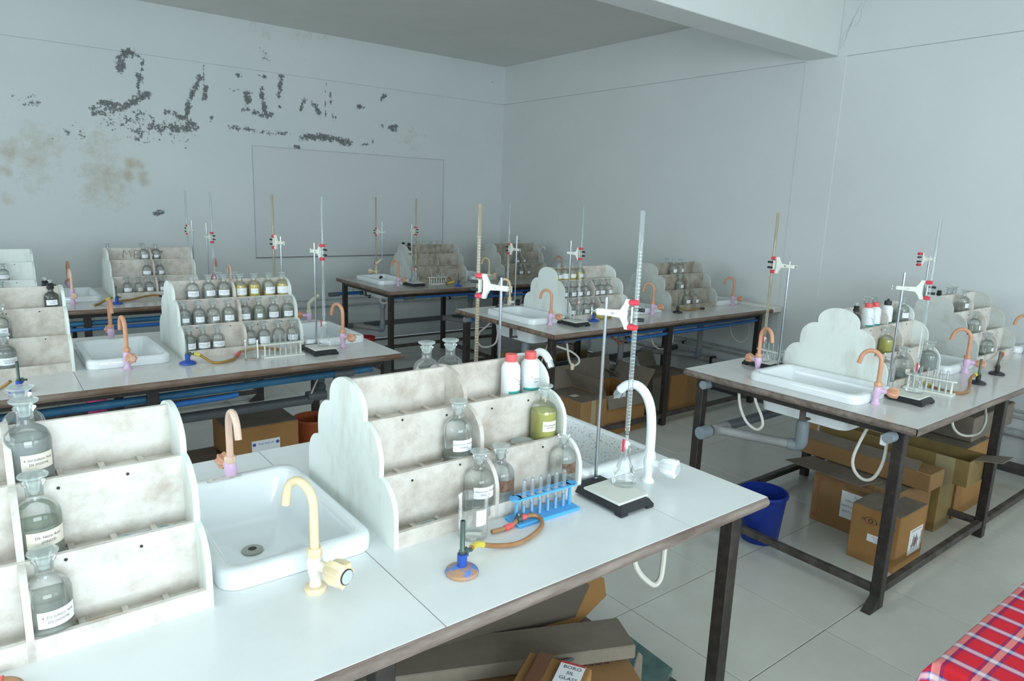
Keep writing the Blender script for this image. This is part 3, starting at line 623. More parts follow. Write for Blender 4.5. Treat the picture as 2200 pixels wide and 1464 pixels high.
def plastic(x,y,z,label,group,cap=REDC,h=.145,rz=0,small=False):
    t=thing('plastic_bottle',label,'bottle',(x,y,z),rz,group); R=.031
    part('bottle_body','plb',lambda mb:mb.lathe([(0,0),(R*.95,0),(R,.004),(R,.098),(R*.93,.110),(R*.72,.119),(R*.56,.124),(R*.56,.128)],22,cap1=True),WHITE,t,ang=50)
    part('screw_cap','plc',lambda mb:mb.lathe([(0,.123),(.0195,.123),(.0195,.130),(.0185,.147),(0,.149)],24),cap,t,ang=30)
    l=part('label','pll',patch(R+.0005,.022,.074,-1.25,1.25,12),PAPER,t)
    part('colour_band','plband',patch(R+.0009,.022,.031,-1.25,1.25,12),GREENB,l)
    cyl_text(l,'Molecular\nReagent',.0070,R+.0011,.056,.25,INK,'pl1'); cyl_text(l,'AR',.007,R+.0011,.068,-.35,INKR,'pl2')
    if cap is BLACKP: part('nozzle','nzl',lambda mb:mb.lathe([(0,.147),(.008,.147),(.006,.158),(0,.160)],10),BLACKP,t)
    return t
def watch_glass(x,y,z,label):
    tag(part('watch_glass',None,lambda mb:mb.lathe([(0,.0),(.015,.001),(.030,.0045),(.040,.009),(.041,.0095),(.030,.0060),(.015,.0025),(0,.0015)],26),FROST,None,(x,y,z),ang=60),label,'watch glass')
TI={'f1':(-.245,.0145),'f2':(-.158,.1425),'f3':(-.058,.2725),'r3':(.058,.2725),'r2':(.158,.1425),'r1':(.245,.0145)}
TN={'f1':'bottom shelf','f2':'middle shelf','f3':'top shelf','r3':'rear top tier','r2':'rear middle tier','r1':'rear bottom tier'}
RN={'T1A':'the near left rack','T1B':'the near middle rack','T2A':'the second-row left rack','T2B':'the second-row full rack','T6A':'the far left-edge rack','T6B':'the MB rack','T3A':'the farthest left rack','T3B':'the rack nearest the corner','T4A':'the crowded middle-right rack','T4B':'the grimy middle-right rack','T5A':'the cloud-shaped rack','T5B':'the front-right farther rack'}
C,Y_,PY,G,CL=WATER,YELL,PALEY,GREENL,CLOUD
# rack, tier, xs, list of (size, liquid, level, label type, text, label half-angle)
NH='Ammonium Chloride\n(NH4Cl)'; SA='4. Dil Sulfuric Acid\nDil (H2SO4)'
T2X=['Potassium Oxalate\n(K2C2O4)','Nitric Acid\nconcentrated','Potassium Iodide\n(KI)','Barium Chloride\n(BaCl2)','Dil. Nitric Acid','Ferric Chloride','Acetic Acid','Sodium Carbonate\n(Na2CO3)']
BT=[('T1A','f3',[.047],[('L',CL,.9,'t',SA,.75)]),('T1A','r3',[.046],[('L',None,0,None,None,0)]),('T1A','f2',[.046],[('L',G,.7,'t','Dil. Nitric Acid\n(HNO3)',.9)]),('T1A','f1',[.046],[('L',C,.8,'w',SA,.85)]),
('T1B','r3',[1.082,1.168],[('L',None,0,None,None,0)]*2),('T1B','f2',[1.061,1.388],[('L',C,.2,'w',NH,.75),('L',PY,.9,'t','Conc Hydrochloric\nAcid (HCl)',.6)]),
('T1B','f1',[1.076,1.154,1.401],[('L',C,.2,'w','8. '+NH,.8),('L',CL,.5,'b',None,.8),('L',C,.2,'b',None,.6)]),
('T2A','f2',[-.03,.056],[('L',C,.5,'w','Barium\nChloride',.8),('L',C,.5,'w','Ammonium Oxalate\n(NH4)2C2O4',.9)]),('T2A','f1',[-.03,.062],[('L',C,.7,'w',T2X[3],.9),('L',CL,.9,'w','Barium Chloride\n(BaCl2.2H2O)',1.0)]),
('T2B','f3',[.941,1.028,1.109,1.200,1.282,1.367,1.448],[('S',C,.7,'w',T2X[0],.9),('S',C,.8,'w',T2X[1],.75),('S',G,.8,'w',T2X[2],.9),('S',Y_,.9,'big','K.Cr04',1.1),('S',Y_,.9,'w','Ferrous Sulphate',.6),('S',Y_,.5,'big','K2Cr2O7',1.15),('S',Y_,.9,'big','KI sol.',1.1)]),
('T2B','r3',[1.114,1.204],[('S',None,0,None,None,0)]*2),
('T2B','f2',[.868,.944,1.020,1.103,1.194,1.273,1.357,1.441],[('S',CL,.8,'w',T2X[4],.5),('S',CL,.8,'w',T2X[5],.65),('S',C,.6,'w',T2X[6],.55),('S',C,.9,'w',T2X[1],.7),('S',CL,.8,'w',T2X[4],.7),('S',G,.9,'w','Alum',.4),('S',C,.8,'w',T2X[7],.8),('S',G,.8,'w',T2X[2],.75)]),
('T2B','f1',[.868,.940,1.016,1.190,1.267,1.352,1.436],[('S',C,.8,'w',T2X[3],.7),('S',C,.8,'w',T2X[0],.95),('S',C,.7,'w',T2X[7],1.0),('S',C,.6,'w',None,.6),('S',C,.4,'big',None,.9),('S',C,.4,None,None,0),('S',C,.5,'w',T2X[5],.9)]),
('T6B','f3',[1.131,1.225],[('S',C,.5,'w',None,.7),('S',C,.5,'w',None,.5)]),('T6B','r3',[.881,1.135],[('S',None,0,None,None,0)]*2),('T6B','f2',[1.130,1.230],[('S',C,.5,'w',None,.95),('S',C,.4,'w',None,.6)]),
('T6B','f1',[.960,1.045,1.124,1.222],[('S',C,.5,'w',None,.9),('S',C,.3,'t',None,.6),('S',C,.5,'w',None,.7),('S',C,.4,'w',None,.6)]),
('T6A','f2',[.145],[('S',C,.4,'w',None,.9)]),('T6A','f1',[.122],[('S',C,.7,'w',None,.9)]),
('T3A','r3',[3.884,3.961,4.050,4.135],[('S',None,0,None,None,0)]*4),('T3B','r3',[5.215,5.290],[('S',None,0,None,None,0)]*2),('T3B','f2',[5.115,5.210],[('S',C,.4,'w',None,.5),('S',C,.3,'w',None,.6)]),('T3B','f1',[5.115,5.214],[('S',C,.4,'w',None,.7),('S',C,.3,'w',None,.6)]),
('T4A','f3',[3.632,3.703,3.783,3.858],[('S',Y_,.6,'w',None,.9),('S',Y_,.5,'big',None,1.1),('S',Y_,.7,'w',None,.9),('S',Y_,.8,'w',None,.95)]),
('T4A','f2',[3.625,3.697,3.769,3.845,3.950,4.023,4.101],[('S',C,.7,'w',None,.7),('S',C,.6,'w','BaCl2',.7),('S',C,.7,'w',None,.6),('S',C,.8,'w','NaCl',.6),('S',C,.5,'w','CuSO4',.6),('S',G,.4,'w',None,.6),('S',C,.7,'w',T2X[6],.6)]),
('T4A','f1',[3.627,3.702,3.776,3.850,3.958],[('S',C,.6,'w',None,.6),('S',C,.6,None,None,0),('S',C,.6,'w',None,.6),('S',C,.6,'w','NaOH',.6),('S',C,.5,'w',None,.8)]),
('T4B','f3',[5.030,5.130],[('S',C,.5,'w',None,.7),('S',C,.5,'w',None,.6)]),('T4B','r3',[5.075],[('S',None,0,None,None,0)]),('T4B','f2',[5.020],[('S',C,.7,'w',None,.6)]),('T4B','f1',[5.025,5.132],[('S',C,.7,'w',None,.6),('S',C,.6,'w',None,.6)]),
('T5A','f3',[4.260],[('S',C,.8,'w',None,.8)]),('T5A','r3',[4.06,4.163],[('S',None,0,None,None,0)]*2),('T5A','r2',[3.761],[('S',None,0,None,None,0)]),('T5A','f2',[3.884],[('S',PY,.9,None,None,0)]),
('T5A','f1',[3.723,3.904,4.235],[('L',None,0,None,None,0),('L',CL,.5,'t',None,.5),('L',CL,.9,None,None,0)]),
('T5B','r3',[5.215,5.300],[('S',None,0,None,None,0)]*2),('T5B','f3',[5.150],[('S',C,.7,'w','NaNO3',.7)]),('T5B','f2',[5.115],[('S',C,.7,'w','NaOH',.6)]),('T5B','f1',[5.130],[('S',C,.7,'w',None,.5)])]
LQN={None:'empty-looking','clear_liquid':'clear glass','yellow_liquid':'yellow-filled','pale_yellow_liquid':'pale yellow-filled','greenish_liquid':'greenish','cloudy_liquid':'cloudy grey'}
for rk,tr,xs,sp in BT:
    yy,zz=TI[tr]; yc=RK[rk][1]
    for i,(x,s) in enumerate(zip(xs,sp)):
        sz,lq,lv,lab,txt,lw=s; ad=LQN[lq.name if lq else None]
        o_=(ORD[i]+' from left on the ') if len(xs)>1 else 'on the '
        lbl='%s bottle, %s%s of %s'%(ad,o_,TN[tr],RN[rk])
        if rk=='T1A' and tr=='f3': lbl='big cloudy bottle with tan sulfuric acid label, top of the near left rack'
        if rk=='T1B' and tr=='f1' and i==1: lbl='stoppered bottle with dark brown residue, second on bottom shelf of near middle rack'
        old=rk[1] in '3' or (rk in('T4B',))
        b=bottle(x,yc+yy+random.uniform(-.003,.003),TZ+zz,sz,lbl,'glass reagent bottles on '+RN[rk],lq,lv,lab,txt,lw,rz=random.uniform(-.35,.35) if rk[1]!='1' else {'T1A':.35,'T1B':-.15}[rk],lz=.34 if sz!='L' else .33 if (rk,tr)!=('T1B','f1') else .40,glass=GLASS2 if old or rk in('T2B','T4A') else GLASS, stop='open' if (rk,tr,i) in (('T5A','f1',0),('T1B','f1',2)) else 'disc')
        if rk=='T1B' and tr=='f1' and i>=1: b['label']=lbl if i==1 else 'stopperless glass bottle with brown label at right end of near middle rack'
for rk,tr,x,lbl in (('T2A','f3',.275,'smoky dropper bottle with black cap on top of the second-row left rack'),('T2A','r3',.262,'black-capped dropper bottle half hidden behind the second-row left rack'),
  ('T3A','f3',3.705,'small dark dropper bottle on the farthest left rack\'s front top shelf'),('T3A','r3',3.70,'small dark dropper bottle behind the farthest left rack\'s top board'),
  ('T5A','f3',3.70,'small dark dropper bottle at left end of the cloud-shaped rack\'s top'),('T5B','r3',5.06,'black-capped dropper bottle behind the front-right farther rack\'s top')):
    yy,zz=TI[tr]; bottle(x,RK[rk][1]+yy,TZ+zz,'D',lbl,'dark dropper bottles',SMOKE if 0 else None,0,'w' if rk=='T2A' or rk=='T3A' else None,'Silver Nitrate\n(AgNO3)' if rk=='T2A' else None,.8,glass=SMOKE,stop='drop')
plastic(1.325,1.757-.058,TZ+.2725,'white plastic bottle with red cap, left of pair on near middle rack','white plastic bottles with red caps',rz=.45)
plastic(1.405,1.757-.058,TZ+.2725,'white plastic bottle with red cap, right of pair on near middle rack','white plastic bottles with red caps',rz=-.1)
plastic(3.837,1.817-.058,TZ+.2725,'white plastic bottle with red cap, nearer one on the cloud-shaped rack','white plastic bottles with red caps')
plastic(3.92,1.817-.058,TZ+.2725,'white plastic bottle with red cap, farther one on the cloud-shaped rack','white plastic bottles with red caps',rz=.3)
plastic(4.062,1.817-.058,TZ+.2725,'white plastic bottle with black nozzle cap on the cloud-shaped rack',None,BLACKP,rz=.2)
watch_glass(1.308,1.757-.158,TZ+.1495,'round watch glass lying on the near middle rack beside the yellow bottle')

# ------------------------------------------------------------------ stands, burettes, flasks, clamps
def stand(rx,ry,bx,by,front,where,amber=False,marks=False,flask=True,ztop=.885,zc=.575,tile=True):
    s=1 if front else -1
    t=thing('retort_stand','retort stand '+where,'retort stand',(rx,ry,TZ),0 if front else pi,'retort stands on the benches')
    def fb(mb):
        a,b=-.093,.05; c,d=-.205,.03
        o=.012
        mb.loops([[(a,c,.010),(b,c,.010),(b,d,.010),(a,d,.010)],[(a+o,c+o,.028),(b-o,c+o,.028),(b-o,d-o,.028),(a+o,d-o,.028)]])
        for px in (a,b-.03):
            for py in (c,d-.03): mb.box(px,px+.03,py,py+.03,0,.0105,.002)
    part('base','sbase',fb,STANDB,t); part('rod','srod',lambda mb:mb.tube([(0,0,.02),(0,0,.622)],.0055,12),ROD,t)
    part('rod_nut','snut',lambda mb:mb.lathe([(0,.028),(.011,.028),(.011,.036),(0,.036)],6),ROD,t)
    cx=rx-.022*s; cy=ry-.105*s
    if tile:
        tag(part('white_tile','wtile',lambda mb:mb.box(-.062,.068,-.078,.072,0,.007,.0012),TILEW,None,(cx,cy,TZ+.0282),rz=.02),'white tile on the stand base '+where,'tile','white tiles on retort stand bases')
    if flask:
        fl=thing('conical_flask','conical flask '+where,'flask',(bx,by,TZ+.0354),0,'conical flasks under the burettes')
        part('glass_body','flask',lambda mb:mb.lathe([(0,0),(.036,0),(.040,.004),(.040,.010),(.034,.030),(.018,.085),(.0155,.092),(.0150,.118),(.018,.1205),(.0175,.123),(.0145,.121)],28),CLEARG,fl,ang=60)
    if bx is not None and by is not None and amber is not None:
        bt=thing('burette','%s burette clamped upright %s'%('brown-stained' if amber else 'clear graduated' if marks else 'clear glass',where),'burette',(bx,by,TZ),0,'burettes clamped above the benches')
        m=AMBT if amber else TUBEG
        part('glass_tube','btube',lambda mb:mb.lathe([(.0062,.205),(.0075,.212),(.0075,.883),(.0068,.885),(.0062,.883)],14),m,bt,ang=60)
        part('joint','bjoint',lambda mb:mb.lathe([(.0,.172),(.0045,.172),(.0055,.196),(.0075,.207),(0,.207)],12),AMBT if amber else FROST,bt)
        for zz in (.197,.201,.205): part('rubber_ring','bring',lambda mb:mb.lathe([(.006,0),(.0082,.0008),(.006,.0018)],12),BLACKP,bt,(0,0,zz)) if marks else None
        st=part('stopcock','bcock',lambda mb:(mb.tube([(-.016,-.004,.165),(.010,0,.165)],.0065,10),mb.lathe([(0,.150),(.005,.150),(.006,.178),(0,.178)],10)),WHITE,bt)
        part('stopcock_handle','bhandle',lambda mb:mb.box(-.021,-.016,-.008,.0,.145,.186,.001),REDP,st)
        part('tip','btip',lambda mb:mb.lathe([(0,.115),(.0015,.115),(.0042,.150),(0,.150)],10),AMBT if amber else FROST,bt)
        if marks:
            def mk(mb):
                for i in range(51):
                    z=.225+.54*i/50; a=2.6 if i%5==0 else 1.1
                    patch(.0078,z-.0005,z+.0005,-a,a,8)(mb)
            gm=part('graduation_marks','gmk'+('a' if amber else ''),mk,CREAM if amber else WHITE,bt,(0,0,.0)); gm['kind']='stuff'
    dx,dy=(bx-rx,by-ry) if by is not None else (-.1,.02); D=math.hypot(dx,dy); a=math.atan2(dy,dx)
    if amber is None: D=.11; a=2.9
    c=thing('burette_clamp','ivory burette clamp '+where,'clamp',(rx,ry,TZ+zc),a,'burette clamps')
    k=D/.10
    def arm(mb):
        mb.box(-.030,.022,-.008,.008,-.010,.010,.003)
        mb.prism([(.018,-.010),(.048*k,-.012),(.060*k,-.030),(.066*k,-.046),(.080*k,-.046),(.080*k,-.036),(.074*k,-.020),(.074*k,.020),(.080*k,.036),(.080*k,.046),(.066*k,.046),(.060*k,.030),(.048*k,.012),(.018,.010)],'y',-.006,.006)
    part('clamp_body','carm%.2f'%k,arm,CLAMP,c,ang=30)
    part('tightening_screw','cscr',lambda mb:(mb.tube([(-.048,0,.0),(-.028,0,.0)],.0028,8),mb.tube([(-.046,0,-.012),(-.046,0,.012)],.0016,6)),CHROME,c)
    part('pivot_screw','cpiv',lambda mb:mb.tube([(.022,-.009,0),(.022,.009,0)],.005,10),CHROME,c)
    for sg in (1,-1):
        part('red_grip','cgrip',lambda mb:(mb.box(.0,.030,-.013,.013,-.0085,.0085,.004)),REDP,c,(D-.022,0,sg*.038))
        part('black_knob','cknob',lambda mb:mb.tube([(-.012,.009,0),(.020,.009,0)],[.0055,.0062],10),BLACKP,c,(D+.004,0,sg*.015))
    part('back_plate','cback',lambda mb:mb.box(-.012,-.008,-.010,.010,-.025,.025),CLAMP,c,(D,0,0))
    return c
c1=stand(1.512,1.475,1.556,1.393,1,'at the right end of the near table',marks=True)
flat_text('print','STAR',.012,(.071,-.0064,0),(0,0,-1),(1,0,0),INK,c1)
stand(1.517,2.02,1.482,2.12,0,'behind the near middle rack',amber=True,marks=True,flask=False,tile=True,zc=.583,ztop=.885)
stand(1.543,3.86,1.555,3.77,1,'at the right end of the second-row left table')
stand(1.566,4.48,1.552,4.58,0,'behind the second-row full rack',amber=True,flask=False,zc=.58)
stand(1.572,6.32,1.592,6.22,1,'in front of the far left table\'s end',flask=False,zc=.505)
stand(1.584,6.87,1.566,6.97,0,'behind the far left table\'s rack',flask=False,zc=.53)
stand(3.604,6.38,3.602,6.29,1,'at the left end of the farthest table',amber=True,zc=.56)
stand(3.565,6.97,3.535,7.06,0,'behind the farthest table\'s left sink',amber=True,zc=.51)
stand(3.540,3.86,3.566,3.77,1,'at the left end of the middle right table',zc=.53)
stand(3.493,4.46,3.488,4.56,0,'behind the middle right table\'s left sink',zc=.51)
stand(3.600,1.50,3.640,1.392,1,'in front of the cloud-shaped rack',zc=.545)
stand(3.578,2.10,3.580,2.205,0,'behind the long sink at front right',amber=True,zc=.595)
stand(5.30,2.06,5.2,2.1,0,'behind the front-right farther rack',amber=None,flask=False,tile=False,zc=.60)

def beaker(x,y,R,H,label,lab=False):
    t=thing('beaker',label,'beaker',(x,y,TZ))
    part('glass_body',None,lambda mb:mb.lathe([(0,.001),(R*.92,.001),(R,.006),(R,H-.004),(R*1.05,H),(R*1.03,H+.001)],32),CLEARG,t,ang=60)
    if lab:
        part('paper_label',None,patch(R+.0006,H*.40,H*.78,-.5,.30,8),PAPER,t,rz=.1)
    return t
beaker(1.0,1.425,.040,.115,'clear glass beaker with torn white label behind the rusty burner',True)
beaker(1.135,3.76,.036,.105,'clear glass beaker beside the white test tube rack in the second row')

# ------------------------------------------------------------------ test tube racks
def tubes(x,y,rz,m,label,tl,n=6,base=True):
    t=thing('test_tube_rack',label,'test tube rack',(x,y,TZ),rz)
    part('base','ttb',lambda mb:mb.box(-.115,.115,-.036,.036,0,.010,.002),m,t)
    def rail(mb):
        N=24; h=.0115; W=.018
        cx=[-.075+.03*i for i in range(6)]
        # rail as two long strips with ring seats
        mb.box(-.105,.105,-W,-W+.005,.072,.078); mb.box(-.105,.105,W-.005,W,.072,.078)
        for a in range(7):
            q=-.09+.03*a; mb.box(q-.004,q+.004,-W+.004,W-.004,.072,.078)
        for e in (-.104,.104): mb.lathe([(.0,.072),(W,.072),(W,.078),(0,.078)],14,c=(e,0,0))
    part('top_rail','ttr',rail,m,t)
    for e in (-.1,.1): part('post','ttp',lambda mb:mb.tube([(0,0,.009),(0,0,.073)],[.006,.0045],10),m,t,(e,0,0))
    for i in range(n): part('drying_peg','ttg',lambda mb:mb.tube([(0,0,.009),(0,0,.048)],[.0055,.0042],8),m,t,(-.075+.03*i,0,0))
    for i in range(n):
        tag(part('test_tube','tube',lambda mb:mb.lathe([(.0075,.0),(.0066,.004),(.0066,.105),(.0055,.111),(.003,.1145),(0,.1155)],12),TUBEG,None,(x+cos(rz)*(-.075+.03*i),y+sin(rz)*(-.075+.03*i),TZ+.012),rz,ang=60),
            'upturned glass test tube, %s from left in the %s'%(ORD[i],tl),'test tube','test tubes in the '+tl)
tubes(1.245,1.418,-.02,BLUEP,'sky blue plastic test tube rack on the near table','sky blue rack')
tubes(1.31,3.765,-.02,WHITE2,'white test tube rack beside the beaker on the second-row table','second-row white rack')
tubes(3.86,6.27,0,WHITE2,'white test tube rack on the farthest table','farthest table rack')
tubes(4.18,3.80,0,WHITE2,'white test tube rack in front of the crowded rack','middle-right table rack')
tubes(3.868,1.41,pi/2+.12,WHITE2,'off-white test tube rack beside the flask on the front right table','front right rack')
tubes(3.70,2.20,pi/2,WHITE2,'test tube rack mostly hidden behind the cloud-shaped rack','hidden back rack')
tag(part('stoppered_vial','vial',lambda mb:mb.lathe([(0,0),(.013,0),(.013,.02),(.005,.026),(.007,.03),(0,.034)],12),FROST,None,(3.87,6.27,TZ+.0785)),'small glass stopper resting on the farthest white test tube rack','stopper')

# ------------------------------------------------------------------ burners and hoses
def burner(x,y,kind,label):
    base,bod,tub={'rust':(RUSTB,BLUEM,GREENISH),'blue':(BLUEM,BLUEM,GREENISH),'black':(BLACKP,BLACKP,GREENISH)}[kind]
    t=thing('bunsen_burner',label,'burner',(x,y,TZ),random.uniform(-.3,.3))
    part('base','bb1',lambda mb:mb.lathe([(0,0),(.038,0),(.042,.004),(.040,.010),(.028,.016),(.014,.020),(0,.020)],26),base,t)
    part('body','bb2',lambda mb:mb.lathe([(0,.018),(.0125,.018),(.0125,.052),(0,.052)],12),bod,t)
    part('barrel','bb3',lambda mb:mb.lathe([(0,.052),(.008,.052),(.009,.060),(.0062,.064),(.0062,.138),(.0048,.139),(.0048,.12)],14),tub,t)
    part('gas_inlet','bb4',lambda mb:(mb.tube([(0,0,.056),(.030,.012,.050)],.0045,8),mb.box(.008,.018,.0,.014,.040,.062,.002)),GREENISH,t)
burner(.869,1.281,'rust','bunsen burner with rusty blue base at the front of the near table')
burner(.092,3.62,'blue','blue bunsen burner at the far left of the second-row table')
burner(.823,3.815,'blue','blue bunsen burner in front of the full second-row rack')
burner(.83,6.10,'blue','small blue bunsen burner in front of the MB rack')
burner(3.975,6.05,'blue','small blue bunsen burner on the farthest table')
burner(3.765,3.80,'blue','blue bunsen burner behind the flask on the middle right table')
burner(4.752,3.78,'black','black bunsen burner in front of the grimy rack')
burner(4.309,1.335,'black','black bunsen burner nearer of two on the front right table')
burner(4.675,1.36,'black','black bunsen burner farther of two on the front right table')
def hose(pts,r,m,label,bands=(),name='rubber_hose',cat='hose'):
    P=smooth_path(pts,5); t=thing(name,label,cat)
    part('tube',None,lambda mb:mb.tube(P,r,8),m,t)
    for a,b,bm in bands:
        n=len(P); i,j=int(a*(n-1)),max(int(b*(n-1)),int(a*(n-1))+1)
        part('sleeve',None,lambda mb:mb.tube(P[i:j+1],r*1.3,8),bm,t)
    return t
Z0=TZ+.009
h1=hose([(.900,1.293,TZ+.048),(.945,1.325,TZ+.035),(1.0,1.33,Z0+.003),(1.057,1.31,Z0),(1.124,1.322,Z0),(1.184,1.352,Z0),(1.205,1.385,Z0+.004),(1.19,1.402,Z0+.01),(1.15,1.405,Z0+.01),(1.118,1.402,Z0),(1.08,1.397,Z0),(1.045,1.40,Z0)],.0065,HOSEB,'brown rubber hose looping from the rusty burner past a metal clip',[(.05,.14,YTAPE),(.70,.78,REDC),(.83,.90,REDC)])
part('hose_clip',None,lambda mb:(mb.tube([(1.135,1.404,Z0+.010),(1.150,1.404,Z0+.010)],.011,10),mb.tube([(1.143,1.398,Z0-.006),(1.143,1.408,Z0+.026)],.005,8)),GREENISH,h1)
hose([(-.10,1.415,Z0),(-.06,1.420,Z0),(-.035,1.418,Z0+.004),(-.015,1.405,Z0),(-.012,1.375,Z0),(-.03,1.34,Z0)],.0085,HOSEB,'hose end with a red sleeve in the bottom left corner',[(.0,.42,REDC)])
hose([(.062,3.63,TZ+.05),(.02,3.70,Z0),(-.08,3.72,Z0),(-.25,3.70,Z0)],.0075,HOSEY,'amber hose leaving the left edge from the blue burner')
hose([(.853,3.825,TZ+.05),(.885,3.81,TZ+.04),(.93,3.755,Z0),(.98,3.735,Z0),(1.04,3.775,Z0),(1.085,3.86,Z0),(1.12,3.90,Z0+.01)],.0075,HOSEY,'amber hose curving from the burner to the second-row beaker',[(.04,.18,YTAPE),(.82,.94,REDC)])
hose([(1.13,3.90,Z0+.01),(1.22,3.898,Z0+.02),(1.34,3.885,Z0)],.0075,HOSEY,'short amber hose behind the second-row white test tube rack')
hose([(.80,6.11,TZ+.05),(.77,6.16,TZ+.03),(.72,6.13,Z0),(.67,6.05,Z0)],.008,HOSEY,'amber hose lying left of the MB rack burner',[(.1,.45,YTAPE)])
hose([(.86,6.2,Z0),(.95,6.24,Z0),(1.05,6.30,Z0+.01),(1.15,6.33,Z0+.015),(1.20,6.30,Z0)],.008,HOSEY,'amber hose along the front of the MB rack',[(.88,1,BLACKP)])
hose([(3.95,6.07,TZ+.05),(3.92,6.12,TZ+.03),(3.95,6.25,Z0),(4.0,6.32,TZ+.06),(4.05,6.33,TZ+.05),(4.08,6.30,Z0)],.008,HOSEB,'brown hose arched in front of the farthest left rack',[(.05,.3,YTAPE)])
hose([(3.79,3.81,TZ+.05),(3.84,3.83,TZ+.03),(3.92,3.845,Z0),(4.0,3.84,Z0)],.008,HOSEY,'yellow-sleeved hose in front of the crowded middle-right rack',[(.1,.6,YTAPE)])
hose([(4.78,3.79,TZ+.05),(4.83,3.83,TZ+.04),(4.90,3.82,Z0),(5.0,3.80,Z0),(5.08,3.83,Z0),(5.15,3.80,Z0)],.007,HOSEY,'amber hose lying in front of the grimy rack',[(.02,.12,YTAPE),(.9,1,BLACKP)])
hose([(4.285,1.34,TZ+.055),(4.23,1.345,TZ+.04),(4.15,1.32,Z0),(4.03,1.285,Z0),(3.95,1.29,Z0),(3.925,1.33,Z0),(3.95,1.42,Z0),(4.02,1.49,Z0)],.008,HOSEB,'brown hose curving round the off-white test tube rack',[(.0,.08,YTAPE),(.9,1,YTAPE)])
hose([(4.70,1.37,TZ+.05),(4.80,1.41,TZ+.02),(4.95,1.45,Z0),(5.12,1.48,TZ+.03),(5.2,1.50,TZ+.05)],.008,HOSEB,'dark hose running from the farther black burner along the rack',[(.8,.9,REDP),(.9,1,YTAPE)])

# ------------------------------------------------------------------ plumbing under the benches
def supply(k,y,x0,x1,z,label,m=BLUEPIPE,cap=True,couple=(),second=None,r=.019):
    t=thing('supply_pipe',label,'pipe'); 
    part('pipe_run',None,lambda mb:mb.tube([(x0,y,z),((x0+x1)/2,y,z-.012),(x1,y,z)],r,12),m,t)
    for c in couple: part('coupling',None,lambda mb:mb.tube([(c-.06,y,z-.006),(c+.06,y,z-.006)],r*1.28,12),DARKPIPE,t)
    if cap: part('end_cap',None,lambda mb:mb.tube([(x0-.025,y,z),(x0+.03,y,z)],[r*1.25,r*1.35],14),CAPB,t)
    if second:
        part('second_run',None,lambda mb:mb.tube(smooth_path(second,3),r*.72,10),BLUEPIPE if m is BLUEPIPE2 else m,t)
zp=TZ-.095
supply('T2',3.66,-1.5,1.80,.80,'blue water pipes under the front edge of the second-row table',BLUEPIPE2,False,(1.62,),[(-1.5,3.64,.735),(.2,3.64,.745),(.9,3.64,.752),(1.02,3.64,.76)],.021)
supply('T6',5.99,-1.5,1.80,.80,'blue water pipes under the far left table',BLUEPIPE2,False,(.42,),[(-1.5,5.97,.745),(.6,5.97,.75),(1.5,5.97,.75)],.020)
supply('T3',6.03,3.20,5.75,.835,'blue water pipe under the front of the farthest table',BLUEPIPE,False,(3.38,),[(4.1,6.0,.79),(5.0,6.0,.785),(5.75,6.0,.79)])
supply('T3r',7.10,3.02,5.6,.745,'blue pipe with black coupling under the back of the farthest table',BLUEPIPE,False,(3.05,3.42))
supply('T4',3.64,3.22,5.75,.835,'blue water pipe under the front of the middle right table',BLUEPIPE,False,(3.36,),[(3.95,3.61,.775),(4.4,3.61,.785),(5.2,3.61,.79),(5.70,3.61,.80)])
supply('T4r',4.655,3.15,5.7,.836,'blue capped pipe under the back of the middle right table',BLUEPIPE)
supply('T5r',2.27,3.15,5.7,.843,'blue capped pipe under the back of the front right table',BLUEPIPE)
supply('T5f',1.262,3.12,3.60,.843,'grey-blue capped pipe end beside the front right table leg',BLUEPIPE)
supply('T1',2.27,-1.5,1.80,.80,'blue pipe under the near table\'s back edge',BLUEPIPE,False)
tag(part('copper_valve',None,lambda mb:(mb.tube([(3.78,3.61,.82),(3.87,3.61,.765),(3.95,3.61,.775)],.009,8),mb.lathe([(0,.75),(.018,.75),(.018,.775),(0,.775)],8,c=(3.87,3.605,0))),TAPE),'brown valve joint hanging from the middle right table\'s blue pipe','valve')
def drain(x,y,ylong,zl,label,m=GREYPIPE,tee=True,zj=None,x2=None):
    t=thing('drain_pipe',label,'drain pipe'); zj=zj or zl; xe=x2 if x2 is not None else x-.2
    part('neck_coupling',None,lambda mb:mb.lathe([(.026,TZ-.30),(.034,TZ-.295),(.034,TZ-.215),(.028,TZ-.20)],16,c=(x,y,0),cap0=True,cap1=True),DARKPIPE if m is DARKPIPE else CAPB,t)
    part('drop_pipe',None,lambda mb:mb.tube([(x,y,TZ-.29),(x,y,zl+.045)],.026,14),m,t)
    part('elbow',None,lambda mb:mb.tube(smooth_path([(x,y,zl+.07),(x,y,zl+.02),(x,y+.02*(1 if ylong>y else -1),zl),(x-.02,y+.06*(1 if ylong>y else -1),zl)],4),.033,14),CAPB if m is GREYPIPE else m,t)
    part('cross_pipe',None,lambda mb:mb.tube([(x-.015,y+.04*(1 if ylong>y else -1),zl),(xe,ylong,zj)],.026,14),m,t)
    part('tee_joint',None,lambda mb:mb.tube([(xe-.03,ylong,zj),(xe+.09,ylong,zj)],.033,14),m,t)
    return t
drain(3.43,1.83,2.25,.565,'grey drain pipe with elbow below the long sink at front right',x2=3.27)
drain(3.44,6.72,7.05,.38,'grey drain pipe below the farthest table\'s left sink',x2=3.28)
drain(4.58,6.70,7.05,.38,'grey drain pipe below the farthest table\'s middle sink',x2=4.45)
drain(3.40,4.18,4.60,.36,'grey drain pipe below the middle right table\'s left sink',x2=3.25)
drain(4.49,4.17,4.60,.36,'dark grey drain pipe below the middle right table\'s second sink',x2=4.3)
drain(5.62,4.17,4.60,.36,'dark grey drain pipe below the sink by the right wall',x2=5.3)
